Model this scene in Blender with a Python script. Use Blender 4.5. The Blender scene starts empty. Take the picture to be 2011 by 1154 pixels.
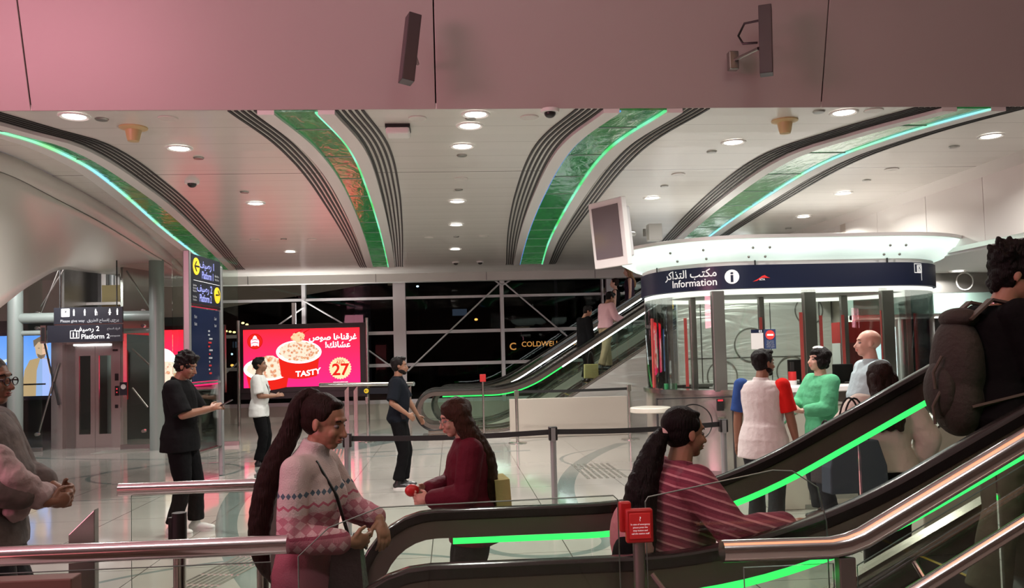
import bpy, bmesh, math, random
from mathutils import Vector, Matrix
random.seed(7)
S = bpy.context.scene
COL = S.collection
PI = math.pi

# ------------------------------------------------------------------ camera
FPX, CX, CY = 1650.0, 1005.5, 617.0
YAW, PITCH, ROLL, CAMH = math.radians(4.2), math.radians(2.7), .026, 1.69
_F = Vector((math.sin(YAW)*math.cos(PITCH), math.cos(YAW)*math.cos(PITCH), math.sin(PITCH)))
_R0 = Vector((math.cos(YAW), -math.sin(YAW), 0)); _U0 = _R0.cross(_F)
_U = _U0*math.cos(ROLL) + _R0*math.sin(ROLL); _R = _R0*math.cos(ROLL) - _U0*math.sin(ROLL)
cam_data = bpy.data.cameras.new('camera'); cam = bpy.data.objects.new('camera', cam_data); COL.objects.link(cam)
cam.matrix_world = Matrix((( _R.x, _U.x, -_F.x, 0), (_R.y, _U.y, -_F.y, 0), (_R.z, _U.z, -_F.z, CAMH), (0, 0, 0, 1)))
cam_data.sensor_width = 36; cam_data.lens = 36*FPX/2011; cam_data.shift_y = (CY-577)/2011; cam_data.clip_end = 400
S.camera = cam
# world: night sky
w = bpy.data.worlds.new('night'); S.world = w; w.use_nodes = True
w.node_tree.nodes['Background'].inputs[0].default_value = (.012, .011, .014, 1)
w.node_tree.nodes['Background'].inputs[1].default_value = .35
S.view_settings.view_transform = 'Standard'; S.view_settings.look = 'None'
S.view_settings.gamma = 1; S.view_settings.use_curve_mapping = False; S.view_settings.exposure = 0.06
try:
    S.cycles.max_bounces = 7; S.cycles.diffuse_bounces = 3; S.cycles.glossy_bounces = 3; S.cycles.transparent_max_bounces = 28; S.cycles.use_adaptive_sampling = True; S.cycles.adaptive_threshold = .05; S.cycles.sample_clamp_indirect = 4
    S.cycles.use_denoising = True; S.cycles.caustics_reflective = False; S.cycles.caustics_refractive = False
except Exception: pass

def area(name, loc, target, size, power, color, size_y=None, spread=None):
    l = bpy.data.lights.new(name, 'AREA'); l.energy = power; l.color = color
    l.shape = 'RECTANGLE' if size_y else 'SQUARE'; l.size = size
    if size_y: l.size_y = size_y
    if spread: l.spread = spread
    o = bpy.data.objects.new(name, l); COL.objects.link(o); o.location = loc
    o.rotation_euler = (Vector(target)-Vector(loc)).to_track_quat('-Z', 'Y').to_euler()
    return o
CZ = 3.95
# unseen lamps: advert screens and others inferred from their light, plus added fills
area('advert_screen_light', (-6.5, .5, 3.2), (-4.2, 7.6, 4.9), 3.6, 300, (1, .36, .48), 1.8)
area('advert_screen_light_low', (-5.0, -4.0, 1.7), (0, 5, 1.1), 2.4, 12, (1, .22, .24), 1.5)
area('added_fill_near', (1.5, -1.0, 5.8), (1.5, 3.5, 0), 2.0, 46, (1, .96, .93), .5)  # unseen soft fill added over the near hall
area('added_fill_near_left', (-3.0, 1.2, 5.8), (-2.0, 4.0, 0), 2.0, 34, (1, .96, .94), .4)  # unseen, added to give white highlights on the steel rails
area('added_fill_rear_ceiling', (-.5, .5, 4.4), (-.5, .6, 6.0), 3.0, 45, (1, .95, .93), 1.0)  # added unseen fill, brightens the rear ceiling that the tubes reflect
area('booth_roof_light', (4.9, 12.3, 3.2), (4.9, 12.2, 3.95), 3.4, 20, (1, .99, .96), 2.2)
area('added_fill_far_ceiling', (-3.9, 22.8, 2.45), (-3.9, 21.6, 3.95), 3.0, 95, (1, .96, .92), .15)  # added fill hidden behind the advert, lifts the far ceiling
area('added_fill_far_right', (6.2, 18.8, 3.9), (5.5, 18.8, 1), 1.6, 60, (1, .97, .93), 1.2)  # unseen lamp added to brighten the far end of the hall
area('rear_hall_light_side', (2.4, 2.1, 5.95), (2.4, 2.2, 0), 3.4, 34, (1, .36, .13), 2.6)
area('added_fill_lift', (-7.4, 15.2, 3.8), (-7.4, 17.6, .8), 1.4, 130, (.96, .97, .96), .6)  # unseen fill added to brighten the lift front
area('added_fill_lift_back', (-9.0, 20.0, 4.6), (-7.4, 20.5, .5), 2.0, 60, (.92, 1, .94), 1.2)  # added fill brightening the area behind the lift

def ray(px, py):
    return _F + _R*((px-CX)/FPX) - _U*((py-CY)/FPX)
def on_z(px, py, z):
    v = ray(px, py); return Vector((0, 0, CAMH)) + v*((z-CAMH)/v.z)
def on_y(px, py, y):
    v = ray(px, py); return Vector((0, 0, CAMH)) + v*(y/v.y)

# ------------------------------------------------------------------ materials
MATS = {}
def mat(name, col, rough=.5, metal=0., spec=.5, bump=0., bscale=40., bstretch=(1, 1, 1), emit=0., var=0., vscale=8., coat=0.):
    if name in MATS: return MATS[name]
    m = bpy.data.materials.new(name); m.use_nodes = True; nt = m.node_tree; b = nt.nodes['Principled BSDF']
    b.inputs['Base Color'].default_value = (*col, 1); b.inputs['Roughness'].default_value = rough
    b.inputs['Metallic'].default_value = metal; b.inputs['Specular IOR Level'].default_value = spec
    b.inputs['Coat Weight'].default_value = coat
    if emit:
        b.inputs['Emission Color'].default_value = (*col, 1); b.inputs['Emission Strength'].default_value = emit
    if bump or var:
        tc = nt.nodes.new('ShaderNodeTexCoord'); mp = nt.nodes.new('ShaderNodeMapping'); mp.inputs['Scale'].default_value = bstretch
        nt.links.new(tc.outputs['Object'], mp.inputs['Vector'])
    if bump:
        n = nt.nodes.new('ShaderNodeTexNoise'); n.inputs['Scale'].default_value = bscale; n.inputs['Detail'].default_value = 3
        bp = nt.nodes.new('ShaderNodeBump'); bp.inputs['Strength'].default_value = min(1, bump); bp.inputs['Distance'].default_value = .01*max(1, bump)
        nt.links.new(mp.outputs[0], n.inputs['Vector']); nt.links.new(n.outputs['Fac'], bp.inputs['Height']); nt.links.new(bp.outputs[0], b.inputs['Normal'])
    if var:
        n2 = nt.nodes.new('ShaderNodeTexNoise'); n2.inputs['Scale'].default_value = vscale; n2.inputs['Detail'].default_value = 4
        mx = nt.nodes.new('ShaderNodeMix'); mx.data_type = 'RGBA'
        mx.inputs[6].default_value = (*[c*(1-var) for c in col], 1); mx.inputs[7].default_value = (*[min(1, c*(1+var)) for c in col], 1)
        nt.links.new(mp.outputs[0], n2.inputs['Vector']); nt.links.new(n2.outputs['Fac'], mx.inputs[0]); nt.links.new(mx.outputs[2], b.inputs['Base Color'])
    MATS[name] = m; return m
def emis(name, col, k):
    if name in MATS: return MATS[name]
    m = bpy.data.materials.new(name); m.use_nodes = True; nt = m.node_tree; nt.nodes.remove(nt.nodes['Principled BSDF'])
    e = nt.nodes.new('ShaderNodeEmission'); e.inputs[0].default_value = (*col, 1); e.inputs[1].default_value = k
    nt.links.new(e.outputs[0], nt.nodes['Material Output'].inputs[0]); MATS[name] = m; return m
def glass(name, tint=(.9, .97, .94), refl=1., rough=.02):
    if name in MATS: return MATS[name]
    m = bpy.data.materials.new(name); m.use_nodes = True; nt = m.node_tree; nt.nodes.remove(nt.nodes['Principled BSDF'])
    t = nt.nodes.new('ShaderNodeBsdfTransparent'); t.inputs[0].default_value = (*tint, 1)
    g = nt.nodes.new('ShaderNodeBsdfGlossy'); g.inputs['Roughness'].default_value = rough; g.inputs[0].default_value = (1, 1, 1, 1)
    fr = nt.nodes.new('ShaderNodeFresnel'); fr.inputs[0].default_value = 1.45
    mu = nt.nodes.new('ShaderNodeMath'); mu.operation = 'MULTIPLY'; mu.inputs[1].default_value = refl; mu.use_clamp = True
    mx = nt.nodes.new('ShaderNodeMixShader'); nt.links.new(fr.outputs[0], mu.inputs[0]); nt.links.new(mu.outputs[0], mx.inputs[0])
    nt.links.new(t.outputs[0], mx.inputs[1]); nt.links.new(g.outputs[0], mx.inputs[2])
    nt.links.new(mx.outputs[0], nt.nodes['Material Output'].inputs[0]); MATS[name] = m; return m

class NB:                                                          # tiny node-graph helper
    def __init__(s, name):
        s.m = bpy.data.materials.new(name); s.m.use_nodes = True; s.nt = s.m.node_tree; s.b = s.nt.nodes['Principled BSDF']; MATS[name] = s.m
        s.tc = s.nt.nodes.new('ShaderNodeTexCoord')
    def new(s, t): return s.nt.nodes.new(t)
    def put(s, sock, v):
        if hasattr(v, 'is_output') or hasattr(v, 'links'): s.nt.links.new(v, sock)
        else: sock.default_value = v
    def math(s, op, a, b=0., clamp=False):
        n = s.new('ShaderNodeMath'); n.operation = op; n.use_clamp = clamp; s.put(n.inputs[0], a); s.put(n.inputs[1], b); return n.outputs[0]
    def mix(s, f, a, b):
        n = s.new('ShaderNodeMix'); n.data_type = 'RGBA'; s.put(n.inputs[0], f)
        for i, v in ((6, a), (7, b)): s.put(n.inputs[i], v if not isinstance(v, tuple) else (*v, 1))
        return n.outputs[2]
    def xyz(s, vec=None):
        n = s.new('ShaderNodeSeparateXYZ'); s.nt.links.new(vec or s.tc.outputs['Object'], n.inputs[0]); return n.outputs
    def noise(s, scale, detail=3, stretch=None, dist=0.):
        n = s.new('ShaderNodeTexNoise'); n.inputs['Scale'].default_value = scale; n.inputs['Detail'].default_value = detail; n.inputs['Distortion'].default_value = dist
        mp = s.new('ShaderNodeMapping'); mp.inputs['Scale'].default_value = stretch or (1, 1, 1)
        s.nt.links.new(s.tc.outputs['Object'], mp.inputs[0]); s.nt.links.new(mp.outputs[0], n.inputs['Vector']); return n.outputs['Fac']
    def bump(s, h, k=.3, d=.01):
        n = s.new('ShaderNodeBump'); n.inputs['Strength'].default_value = k; n.inputs['Distance'].default_value = d
        s.nt.links.new(h, n.inputs['Height']); s.nt.links.new(n.outputs[0], s.b.inputs['Normal'])
    def band(s, v, c, hw):                                          # 1 inside |v-c|<hw
        return s.math('LESS_THAN', s.math('ABSOLUTE', s.math('SUBTRACT', v, c)), hw)

# floor: pale polished tiles with inlaid teal arcs and rings
def floor_mat():
    n = NB('floor_tiles'); X, Y, Z = n.xyz()
    jx = n.math('LESS_THAN', n.math('ABSOLUTE', n.math('SUBTRACT', n.math('FRACT', n.math('DIVIDE', n.math('ADD', X, 20.68), 1.17)), .5)), .004)
    jy = n.math('LESS_THAN', n.math('ABSOLUTE', n.math('SUBTRACT', n.math('FRACT', n.math('DIVIDE', n.math('ADD', Y, 20.3), 1.17)), .5)), .0035)
    joint = n.math('MAXIMUM', jx, jy)
    fac = None
    for cx, cy, r, hw in ((.79, 7.62, .57, .05), (-4.4, 13.4, 1.1, .035), (-4.4, 13.2, 2.25, .02), (-1.2, 5.3, 2.2, .03), (3.2, 13.2, 1.5, .03), (-3.2, 24.5, 9.4, .05)):
        dx = n.math('SUBTRACT', X, cx); dy = n.math('SUBTRACT', Y, cy)
        d = n.math('SQRT', n.math('ADD', n.math('MULTIPLY', dx, dx), n.math('MULTIPLY', dy, dy)))
        b = n.band(d, r, hw)
        fac = b if fac is None else n.math('MAXIMUM', fac, b)
    def dist(cx, cy):
        dx = n.math('SUBTRACT', X, cx); dy = n.math('SUBTRACT', Y, cy); return n.math('SQRT', n.math('ADD', n.math('MULTIPLY', dx, dx), n.math('MULTIPLY', dy, dy)))
    a1 = n.math('MULTIPLY', n.math('LESS_THAN', dist(14.12, 13.36), 17.16), n.math('GREATER_THAN', dist(8.33, 11.6), 10.9)); a1 = n.math('MULTIPLY', a1, n.math('LESS_THAN', X, .5))
    a2 = n.math('MULTIPLY', n.band(dist(14.45, 8.62), 13.2, .11), n.math('MULTIPLY', n.band(Y, 12.4, 3.0), n.math('LESS_THAN', X, 4.)))
    a3 = n.math('MULTIPLY', n.band(n.math('SUBTRACT', n.math('MULTIPLY', X, .855), n.math('MULTIPLY', Y, .52)), -11.72, .04), n.band(Y, 15., 3.))
    for q in (a1, a2, a3): fac = n.math('MAXIMUM', fac, q)
    base = n.mix(n.noise(1.6, 5), (.335, .32, .288), (.405, .385, .345))
    c = n.mix(n.math('MULTIPLY', fac, .85), base, (.13, .175, .165))
    c = n.mix(joint, c, (.09, .08, .07))
    n.nt.links.new(c, n.b.inputs['Base Color']); n.b.inputs['Specular IOR Level'].default_value = 1.0
    r = n.math('ADD', n.math('MULTIPLY', n.noise(3, 4), .07), .05); n.nt.links.new(r, n.b.inputs['Roughness'])
    n.bump(n.noise(2.2, 2), .05, .01); return n.m
def ceiling_mat():
    n = NB('ceiling_planks'); X, Y, Z = n.xyz()
    f = n.math('FRACT', n.math('DIVIDE', n.math('ADD', Y, 20.0), .62))
    j = n.math('LESS_THAN', n.math('ABSOLUTE', n.math('SUBTRACT', f, .5)), .008)
    big = n.band(Y, 10.28, .012)
    c = n.mix(n.math('MAXIMUM', n.math('MULTIPLY', j, .45), big), (.76, .735, .69), (.20, .18, .16))
    n.nt.links.new(c, n.b.inputs['Base Color']); n.b.inputs['Roughness'].default_value = .24; n.b.inputs['Specular IOR Level'].default_value = .6
    h = n.math('MULTIPLY', n.math('POWER', n.math('ABSOLUTE', n.math('SUBTRACT', f, .5)), 2.0), 1.0)
    n.bump(h, .35, .02); return n.m
def cladding_mat():
    n = NB('rippled_steel'); n.b.inputs['Metallic'].default_value = .5
    wv = n.new('ShaderNodeTexNoise'); wv.inputs['Scale'].default_value = 1.1; wv.inputs['Detail'].default_value = 2; wv.inputs['Distortion'].default_value = 2.2
    mp = n.new('ShaderNodeMapping'); mp.inputs['Rotation'].default_value = (0, .6, 0); mp.inputs['Scale'].default_value = (.6, 1, 2.6)
    n.nt.links.new(n.tc.outputs['Object'], mp.inputs[0]); n.nt.links.new(mp.outputs[0], wv.inputs['Vector'])
    n.b.inputs['Base Color'].default_value = (.66, .65, .62, 1)
    n.b.inputs['Roughness'].default_value = .28; n.bump(wv.outputs['Fac'], .35, .10); return n.m
def edge_mat(name, c1, c2, k):
    n = NB(name); f = n.noise(1.3, 2, (1, 1, 1)); e = n.mix(n.math('MULTIPLY', n.math('SUBTRACT', f, .35), 3., True), c1, c2)
    n.b.inputs['Base Color'].default_value = (.02, .05, .03, 1); n.nt.links.new(e, n.b.inputs['Emission Color']); n.b.inputs['Emission Strength'].default_value = k; return n.m
def hair_mat(name, c1, c2, stretch=(60, 60, 6), rough=.5):
    n = NB(name); f = n.noise(3., 4, stretch)
    n.nt.links.new(n.mix(f, c1, c2), n.b.inputs['Base Color']); n.b.inputs['Roughness'].default_value = rough; n.b.inputs['Specular IOR Level'].default_value = .16; n.bump(f, 1., .008); return n.m

M = dict(
 floor=floor_mat(), ceiling=ceiling_mat(), cladding=cladding_mat(),
 cream=mat('cream_panel', (.70, .67, .63), .30, bump=.02, bscale=6),
 fascia=mat('fascia_panel', (.46, .40, .385), .33, bump=.02, bscale=4),
 white=mat('white_paint', (.80, .79, .77), .4, bump=.03, bscale=12),
 wallright=mat('wall_panel_pearl', (.80, .78, .74), .22, bump=.03, bscale=3),
 dark=mat('dark_gap', (.02, .018, .018), .6, bump=.05),
 black=mat('black_plastic', (.012, .011, .011), .35, bump=.05),
 rubber=mat('handrail_rubber', (.014, .012, .012), .16, spec=.7, bump=.02),
 guide=mat('handrail_guide_steel', (.24, .20, .18), .24, .8, bump=.02),
 steel=mat('brushed_steel', (.62, .60, .57), .20, 1., bump=.03, bscale=20, bstretch=(1, 1, 30)),
 tube=mat('polished_tube', (.82, .78, .78), .16, 1., bump=.02, bscale=4),
 steeldk=mat('dull_steel', (.32, .31, .29), .34, .9, bump=.04, bscale=25),
 alu=mat('painted_steel_grey', (.66, .65, .66), .4, .2, bump=.03),
 colgreen=mat('grey_green_steel', (.26, .30, .28), .35, .1, bump=.03),
 glass=glass('clear_glass', (.95, .985, .96), .8), glassg=glass('greenish_glass', (.90, .955, .925), .9), boothglass=glass('booth_glass', (.94, .98, .96), .8),
 nightglass=glass('night_glass', (.55, .56, .55), .35, .02),
 green=emis('green_led', (.05, 1., .16), 1.25), edgegreen=edge_mat('edge_green', (.04, .62, .10), (.25, .85, .62), 1.1), edgecyan=edge_mat('edge_cyan', (.30, .75, .95), (.30, .95, .35), 1.2), edgeblue=edge_mat('edge_blue', (.06, .18, .85), (.10, .45, .60), 1.0), whiteled=emis('white_led', (.95, 1., 1.), 7.), cyan=emis('cyan_led', (.15, .75, .85), 1.6),
 bluled=emis('blue_led', (.12, .3, 1.), 1.2),
 lamp=emis('downlight_glow', (1., .95, .86), 9.), navy=mat('navy_sign', (.012, .018, .048), .3, bump=.02),
 signdk=mat('dark_sign', (.014, .015, .022), .35, bump=.02), letter=mat('white_letter', (.85, .85, .85), .5, emit=.35, bump=.01),
 letterdim=mat('grey_letter', (.35, .36, .38), .5, bump=.01), letterblue=emis('lit_letter', (.42, .45, 1.), 1.3),
 yellow=mat('yellow_sign', (.75, .50, .02), .5, emit=.35, bump=.02), red=mat('red_plastic', (.50, .02, .02), .4, bump=.04),
 redlit=emis('red_lit', (.9, .06, .08), .9), belt=mat('black_belt', (.01, .01, .01), .7, bump=.2, bscale=200),
 postgrey=mat('barrier_post_grey', (.30, .31, .31), .35, .5, bump=.03),
 tactile=mat('tactile_steel', (.55, .53, .48), .25, .9, bump=.05), inlay=mat('grey_tile', (.20, .22, .21), .2, bump=.03),
 brown=mat('brown_panel', (.17, .09, .07), .5, bump=.05), beige=mat('beige_cladding', (.52, .46, .40), .35, bump=.02),
 stepm=mat('step_metal', (.10, .10, .10), .35, .8, bump=.3, bscale=60, bstretch=(1, 60, 1)), skirt=mat('skirt_steel', (.36, .30, .26), .25, .9, bump=.02),
 storeg=mat('green_glass_band', (.17, .25, .22), .2, bump=.02), gate=mat('gate_cream', (.60, .58, .50), .3, bump=.03), blueread=mat('blue_reader', (.06, .10, .28), .2, bump=.03),
)

# ------------------------------------------------------------------ mesh helpers
class MB:
    def __init__(s): s.bm = bmesh.new()
    def box(s, lo, hi, rot=None, piv=None):
        r = bmesh.ops.create_cube(s.bm, size=1); lo, hi = Vector(lo), Vector(hi); c = (lo+hi)/2; d = hi-lo
        for v in r['verts']: v.co = Vector((v.co.x*d.x, v.co.y*d.y, v.co.z*d.z))+c
        if rot is not None:
            p = Vector(piv) if piv else c
            for v in r['verts']: v.co = rot @ (v.co-p)+p
        return s
    def rings(s, rings, cap=True, closed=False):
        vs = [[s.bm.verts.new(p) for p in r] for r in rings]; n = len(rings[0]); k = len(vs)
        for i in range(k if closed else k-1):
            a, b = vs[i], vs[(i+1) % k]
            for j in range(n): s.bm.faces.new((a[j], a[(j+1) % n], b[(j+1) % n], b[j]))
        if cap and not closed:
            s.bm.faces.new(vs[0][::-1]); s.bm.faces.new(vs[-1])
        return s
    def cone(s, p0, p1, r0, r1=None, n=16, flat=None):
        p0, p1 = Vector(p0), Vector(p1); r1 = r0 if r1 is None else r1; d = (p1-p0).normalized()
        u = d.orthogonal().normalized(); v = d.cross(u)
        return s.rings([[p+(u*math.cos(2*PI*i/n)+v*math.sin(2*PI*i/n))*r for i in range(n)] for p, r in ((p0, r0), (p1, r1))])
    def ball(s, c, r, seg=14, rot=None):
        if not hasattr(r, '__len__'): r = (r, r, r)
        c = Vector(c); nv = max(6, seg//2+2)
        def pt(a, b):
            p = Vector((r[0]*math.cos(a)*math.sin(b), r[1]*math.sin(a)*math.sin(b), r[2]*math.cos(b))); return s.bm.verts.new((rot @ p if rot else p)+c)
        t, e = pt(0, 0), pt(0, PI); g = [[pt(2*PI*i/seg, PI*j/nv) for i in range(seg)] for j in range(1, nv)]; F = s.bm.faces.new
        for i in range(seg):
            k = (i+1) % seg; F((t, g[0][i], g[0][k])); F((e, g[-1][k], g[-1][i]))
            for j in range(nv-2): F((g[j][i], g[j+1][i], g[j+1][k], g[j][k]))
        return s
    def limb(s, pts, rs, n=14):
        for i, (p, r) in enumerate(zip(pts, rs)):
            s.ball(p, r, n)
            if i: s.cone(pts[i-1], p, rs[i-1], r, n)
        return s
    def tube(s, pts, r, n=12, closed=False, prof=None):             # prof: list of (side, up) offsets instead of a circle
        pts = [Vector(p) for p in pts]; k = len(pts); rings = []; u = None
        for i, p in enumerate(pts):
            a = pts[i-1] if (i or closed) else p; b = pts[(i+1) % k] if (i < k-1 or closed) else p
            d = (b-a).normalized()
            if u is None:
                u = Vector((0, 0, 1)) if abs(d.z) < .95 else Vector((1, 0, 0))
            u = (u-d*u.dot(d)).normalized(); v = d.cross(u)
            rr = r[i] if hasattr(r, '__len__') else r
            if prof: rings.append([p+v*a_+u*b_ for a_, b_ in prof])
            else: rings.append([p+(u*math.cos(2*PI*j/n)+v*math.sin(2*PI*j/n))*rr for j in range(n)])
        return s.rings(rings, closed=closed)
    def prism(s, poly, lo, hi, axis='y'):                           # poly in the two other axes
        f = {'y': lambda a, b, t: Vector((a, t, b)), 'z': lambda a, b, t: Vector((a, b, t)), 'x': lambda a, b, t: Vector((t, a, b))}[axis]
        return s.rings([[f(a, b, t) for a, b in poly] for t in (lo, hi)])
    def build(s, name, m, parent=None, smooth=True, loc=None, ang=40, bevel=0):
        bmesh.ops.recalc_face_normals(s.bm, faces=s.bm.faces)
        me = bpy.data.meshes.new(name)
        if loc is not None:
            for v in s.bm.verts: v.co -= Vector(loc)
        s.bm.to_mesh(me); s.bm.free()
        if smooth:
            for p in me.polygons: p.use_smooth = True
            me.set_sharp_from_angle(angle=math.radians(ang))
        me.materials.append(m); o = bpy.data.objects.new(name, me); COL.objects.link(o)
        if loc is not None: o.location = loc
        if parent: o.parent = parent
        if bevel:
            b = o.modifiers.new('bevel', 'BEVEL'); b.width = bevel; b.segments = 2; b.limit_method = 'ANGLE'
        return o
def tag(o, label=None, cat=None, group=None, kind=None):
    if label: o['label'] = label
    if cat: o['category'] = cat
    if group: o['group'] = group
    if kind: o['kind'] = kind
    return o
def empty(name, loc=(0, 0, 0), rz=0, **k):
    o = bpy.data.objects.new(name, None); COL.objects.link(o); o.location = loc; o.rotation_euler = (0, 0, rz); return tag(o, **k)
def struct(o): o['kind'] = 'structure'; return o
def copy_tree(o, loc=None, rz=None, label=None, parent=None):
    c = o.copy(); COL.objects.link(c); c.parent = parent
    if loc is not None: c.location = loc
    if rz is not None: c.rotation_euler = (0, 0, rz)
    if label: c['label'] = label
    for ch in [q for q in bpy.data.objects if q.parent == o]: copy_tree(ch, parent=c)
    return c
TS = bpy.data.scenes.new('type')                                    # letters are set here and turned into meshes
def text_mesh(body, size, align='LEFT', bold=0.):
    c = bpy.data.curves.new('t', 'FONT'); c.body = body; c.size = size; c.align_x = align; c.resolution_u = 3; c.offset = bold*size
    o = bpy.data.objects.new('t', c); TS.collection.objects.link(o)
    with bpy.context.temp_override(scene=TS, view_layer=TS.view_layers[0]):
        dg = bpy.context.evaluated_depsgraph_get()
    me = bpy.data.meshes.new_from_object(o.evaluated_get(dg)); bpy.data.objects.remove(o); return me
def text(name, body, size, mt, fn, parent=None, align='LEFT', sx=1., bold=.012):
    """writing as a mesh; fn(u, v) gives the point for text coordinates u, v"""
    me = text_mesh(body, size, align, bold)
    for v in me.vertices: v.co = fn(v.co.x*sx, v.co.y)
    me.materials.clear(); me.materials.append(mt); o = bpy.data.objects.new(name, me); COL.objects.link(o)
    if parent: o.parent = parent
    return o
def flat(p, ux, uz, off=.004, n=(0, -1, 0)):
    p, ux, uz, n = Vector(p), Vector(ux), Vector(uz), Vector(n)
    return lambda u, v: p+ux*u+uz*v+n*off
# Arabic presentation forms, written right to left
_AF = {'ا': 'ﺍﺎ', 'أ': 'ﺃﺄ', 'آ': 'ﺁﺂ', 'إ': 'ﺇﺈ', 'ب': 'ﺏﺐﺑﺒ', 'ت': 'ﺕﺖﺗﺘ', 'ح': 'ﺡﺢﺣﺤ', 'د': 'ﺩﺪ', 'ذ': 'ﺫﺬ', 'ر': 'ﺭﺮ', 'س': 'ﺱﺲﺳﺴ', 'ش': 'ﺵﺶﺷﺸ', 'ص': 'ﺹﺺﺻﺼ', 'ط': 'ﻁﻂﻃﻄ',
 'ع': 'ﻉﻊﻋﻌ', 'غ': 'ﻍﻎﻏﻐ', 'ف': 'ﻑﻒﻓﻔ', 'ق': 'ﻕﻖﻗﻘ', 'ك': 'ﻙﻚﻛﻜ', 'ل': 'ﻝﻞﻟﻠ', 'م': 'ﻡﻢﻣﻤ', 'ن': 'ﻥﻦﻧﻨ', 'ه': 'ﻩﻪﻫﻬ', 'و': 'ﻭﻮ', 'ي': 'ﻱﻲﻳﻴ', 'ء': 'ﺀﺀ', 'ى': 'ﻯﻰ'}
def ar(s):
    out = []
    for wd in s.split(' '):
        r = ''
        for i, ch in enumerate(wd):
            f = _AF.get(ch)
            if not f: r = ch+r; continue
            pv = i > 0 and len(_AF.get(wd[i-1], '')) == 4
            nx = i < len(wd)-1 and wd[i+1] in _AF and wd[i+1] != 'ء' and len(f) == 4
            k = (3 if nx else 1) if pv else (2 if nx else 0)
            r = f[k if k < len(f) else (1 if pv else 0)]+r
        out.insert(0, r)
    return ' '.join(out)
# ------------------------------------------------------------------ the setting
FY = 7.62                                                           # the pink bulkhead stands across the hall here
struct(MB().box((-13, -7, -.2), (14, 23.6, 0)).build('floor', M['floor'], smooth=False))
mb = MB(); mb.prism([(-12, FY), (7.6, FY), (7.6, 16.9), (4.9, 16.9), (4.9, 20.9), (7.6, 20.9), (7.6, 23.1), (-12, 23.1)], CZ, CZ+.05, 'z')
struct(mb.build('ceiling', M['ceiling'], smooth=False))
struct(MB().box((-13, -7, 6.1), (14, FY+.4, 6.2)).build('ceiling_rear_hall', M['white'], smooth=False))
struct(MB().box((-13.2, -7.2, 0), (14.2, -7, 6.1)).build('wall_behind', M['beige'], smooth=False))
struct(MB().box((-13.2, -7, 0), (-13, 23.4, 6.1)).build('wall_left', M['beige'], smooth=False))
struct(MB().box((14, -7, 0), (14.2, FY, 6.1)).build('wall_far_right', M['beige'], smooth=False))
struct(MB().prism([(FY+.10, CZ+.06), (FY+.4, CZ+.06), (FY+.1, 6.1), (FY-.6+.1, 6.1)], -13, 14, 'x').build('wall_bulkhead_core', M['dark'], smooth=False))
for i, (a, b) in enumerate(((-9., -7.27), (-7.26, -3.66), (-3.65, -.095), (-.083, 3.54), (3.552, 7.2), (7.21, 13.9))):
    struct(MB().prism([(FY, CZ-.004), (FY+.015, CZ-.004), (FY-.52, 6.1), (FY-.6, 6.1)], a, b, 'x').build('wall_bulkhead_panel', M['fascia'], smooth=False, bevel=.004))
# far window wall (night outside)
WY = 23.4
struct(MB().box((-8.3, WY-.5, 3.72), (7.6, WY-.2, CZ+.03)).build('beam_window_head', M['cream'], smooth=False, bevel=.01))
for x in (-5.4, -2.0, 1.0, 4.0): struct(MB().box((x, WY-.505, 3.73), (x+.012, WY-.49, CZ)).build('trim_beam_joint', M['dark'], smooth=False))
struct(MB().box((-6.4, WY-.1, 0), (7.6, WY+.2, .42)).build('wall_window_sill', M['beige'], smooth=False))
wf = struct(MB().box((-6.4, WY+.08, .42), (7.6, WY+.1, 4.3)).build('window_1', M['nightglass'], smooth=False))
for z, h in ((3.32, .035), (2.36, .045), (1.47, .045), (.47, .05)):
    MB().box((-6.4, WY-.02, z-h), (7.6, WY+.06, z+h)).build('transom_bar', M['alu'], wf, smooth=False)
for x, h in ((-1.4, .17), (1.44, .05), (4.53, .14), (-4.0, .05), (4.28, .02), (-6.3, .06)):
    MB().box((x-h, WY-.12, .4), (x+h, WY+.12, 4.0)).build('mullion', M['alu'], wf, smooth=False)
for a, b in (((1.45, 3.72), (-1.2, 1.3)), ((1.45, 3.72), (3.9, 1.55)), ((1.45, 3.6), (.95, 3.95)), ((1.45, 3.6), (2.05, 3.95)), ((-4.0, 3.1), (-5.6, 2.0)), ((-4, 3.3), (-2.4, 2.3)), ((-2.4, 2.0), (-1.6, 1.4)), ((-6.3, 1.2), (-4.6, 2.6))):
    MB().tube([(a[0], WY-.16, a[1]), (b[0], WY-.16, b[1])], .022, 8).build('brace_rod', M['alu'], wf)
MB().cone((1.45, WY-.2, 3.72), (1.45, WY-.13, 3.72), .07).build('brace_hub', M['alu'], wf)
# right wall: tall pearl panels above the side passage
RX = 6.95
for i, (a, b) in enumerate(((7.7, 8.9), (8.91, 10.38), (10.39, 11.7), (11.71, 13.1), (13.11, 14.6), (14.61, 16.4), (16.41, 23))):
    struct(MB().box((RX, a, 2.99), (RX+.1, b, CZ)).build('wall_right_panel', M['wallright'], smooth=False, bevel=.004))
struct(MB().prism([(RX-.14, CZ), (RX, CZ), (RX, CZ-.12)], 7.7, 23, 'y').build('trim_wall_cove', M['cream'], smooth=False))
struct(MB().box((RX-.05, 7.7, 2.93), (RX+.16, 14.0, 2.99)).build('trim_wall_foot', M['steel'], smooth=False))
struct(MB().box((RX, 7.7, 2.90), (13.9, 14.3, 2.94)).build('ceiling_side_passage', M['white'], smooth=False))
struct(MB().box((RX+.1, 7.65, 2.94), (13.9, 7.75, 6.1)).build('wall_passage_front', M['cream'], smooth=False))
SY = 14.0
struct(MB().box((6.9, SY, 2.56), (13.9, SY+.2, 2.94)).build('wall_passage_frieze', M['steeldk'], smooth=False))
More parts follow.
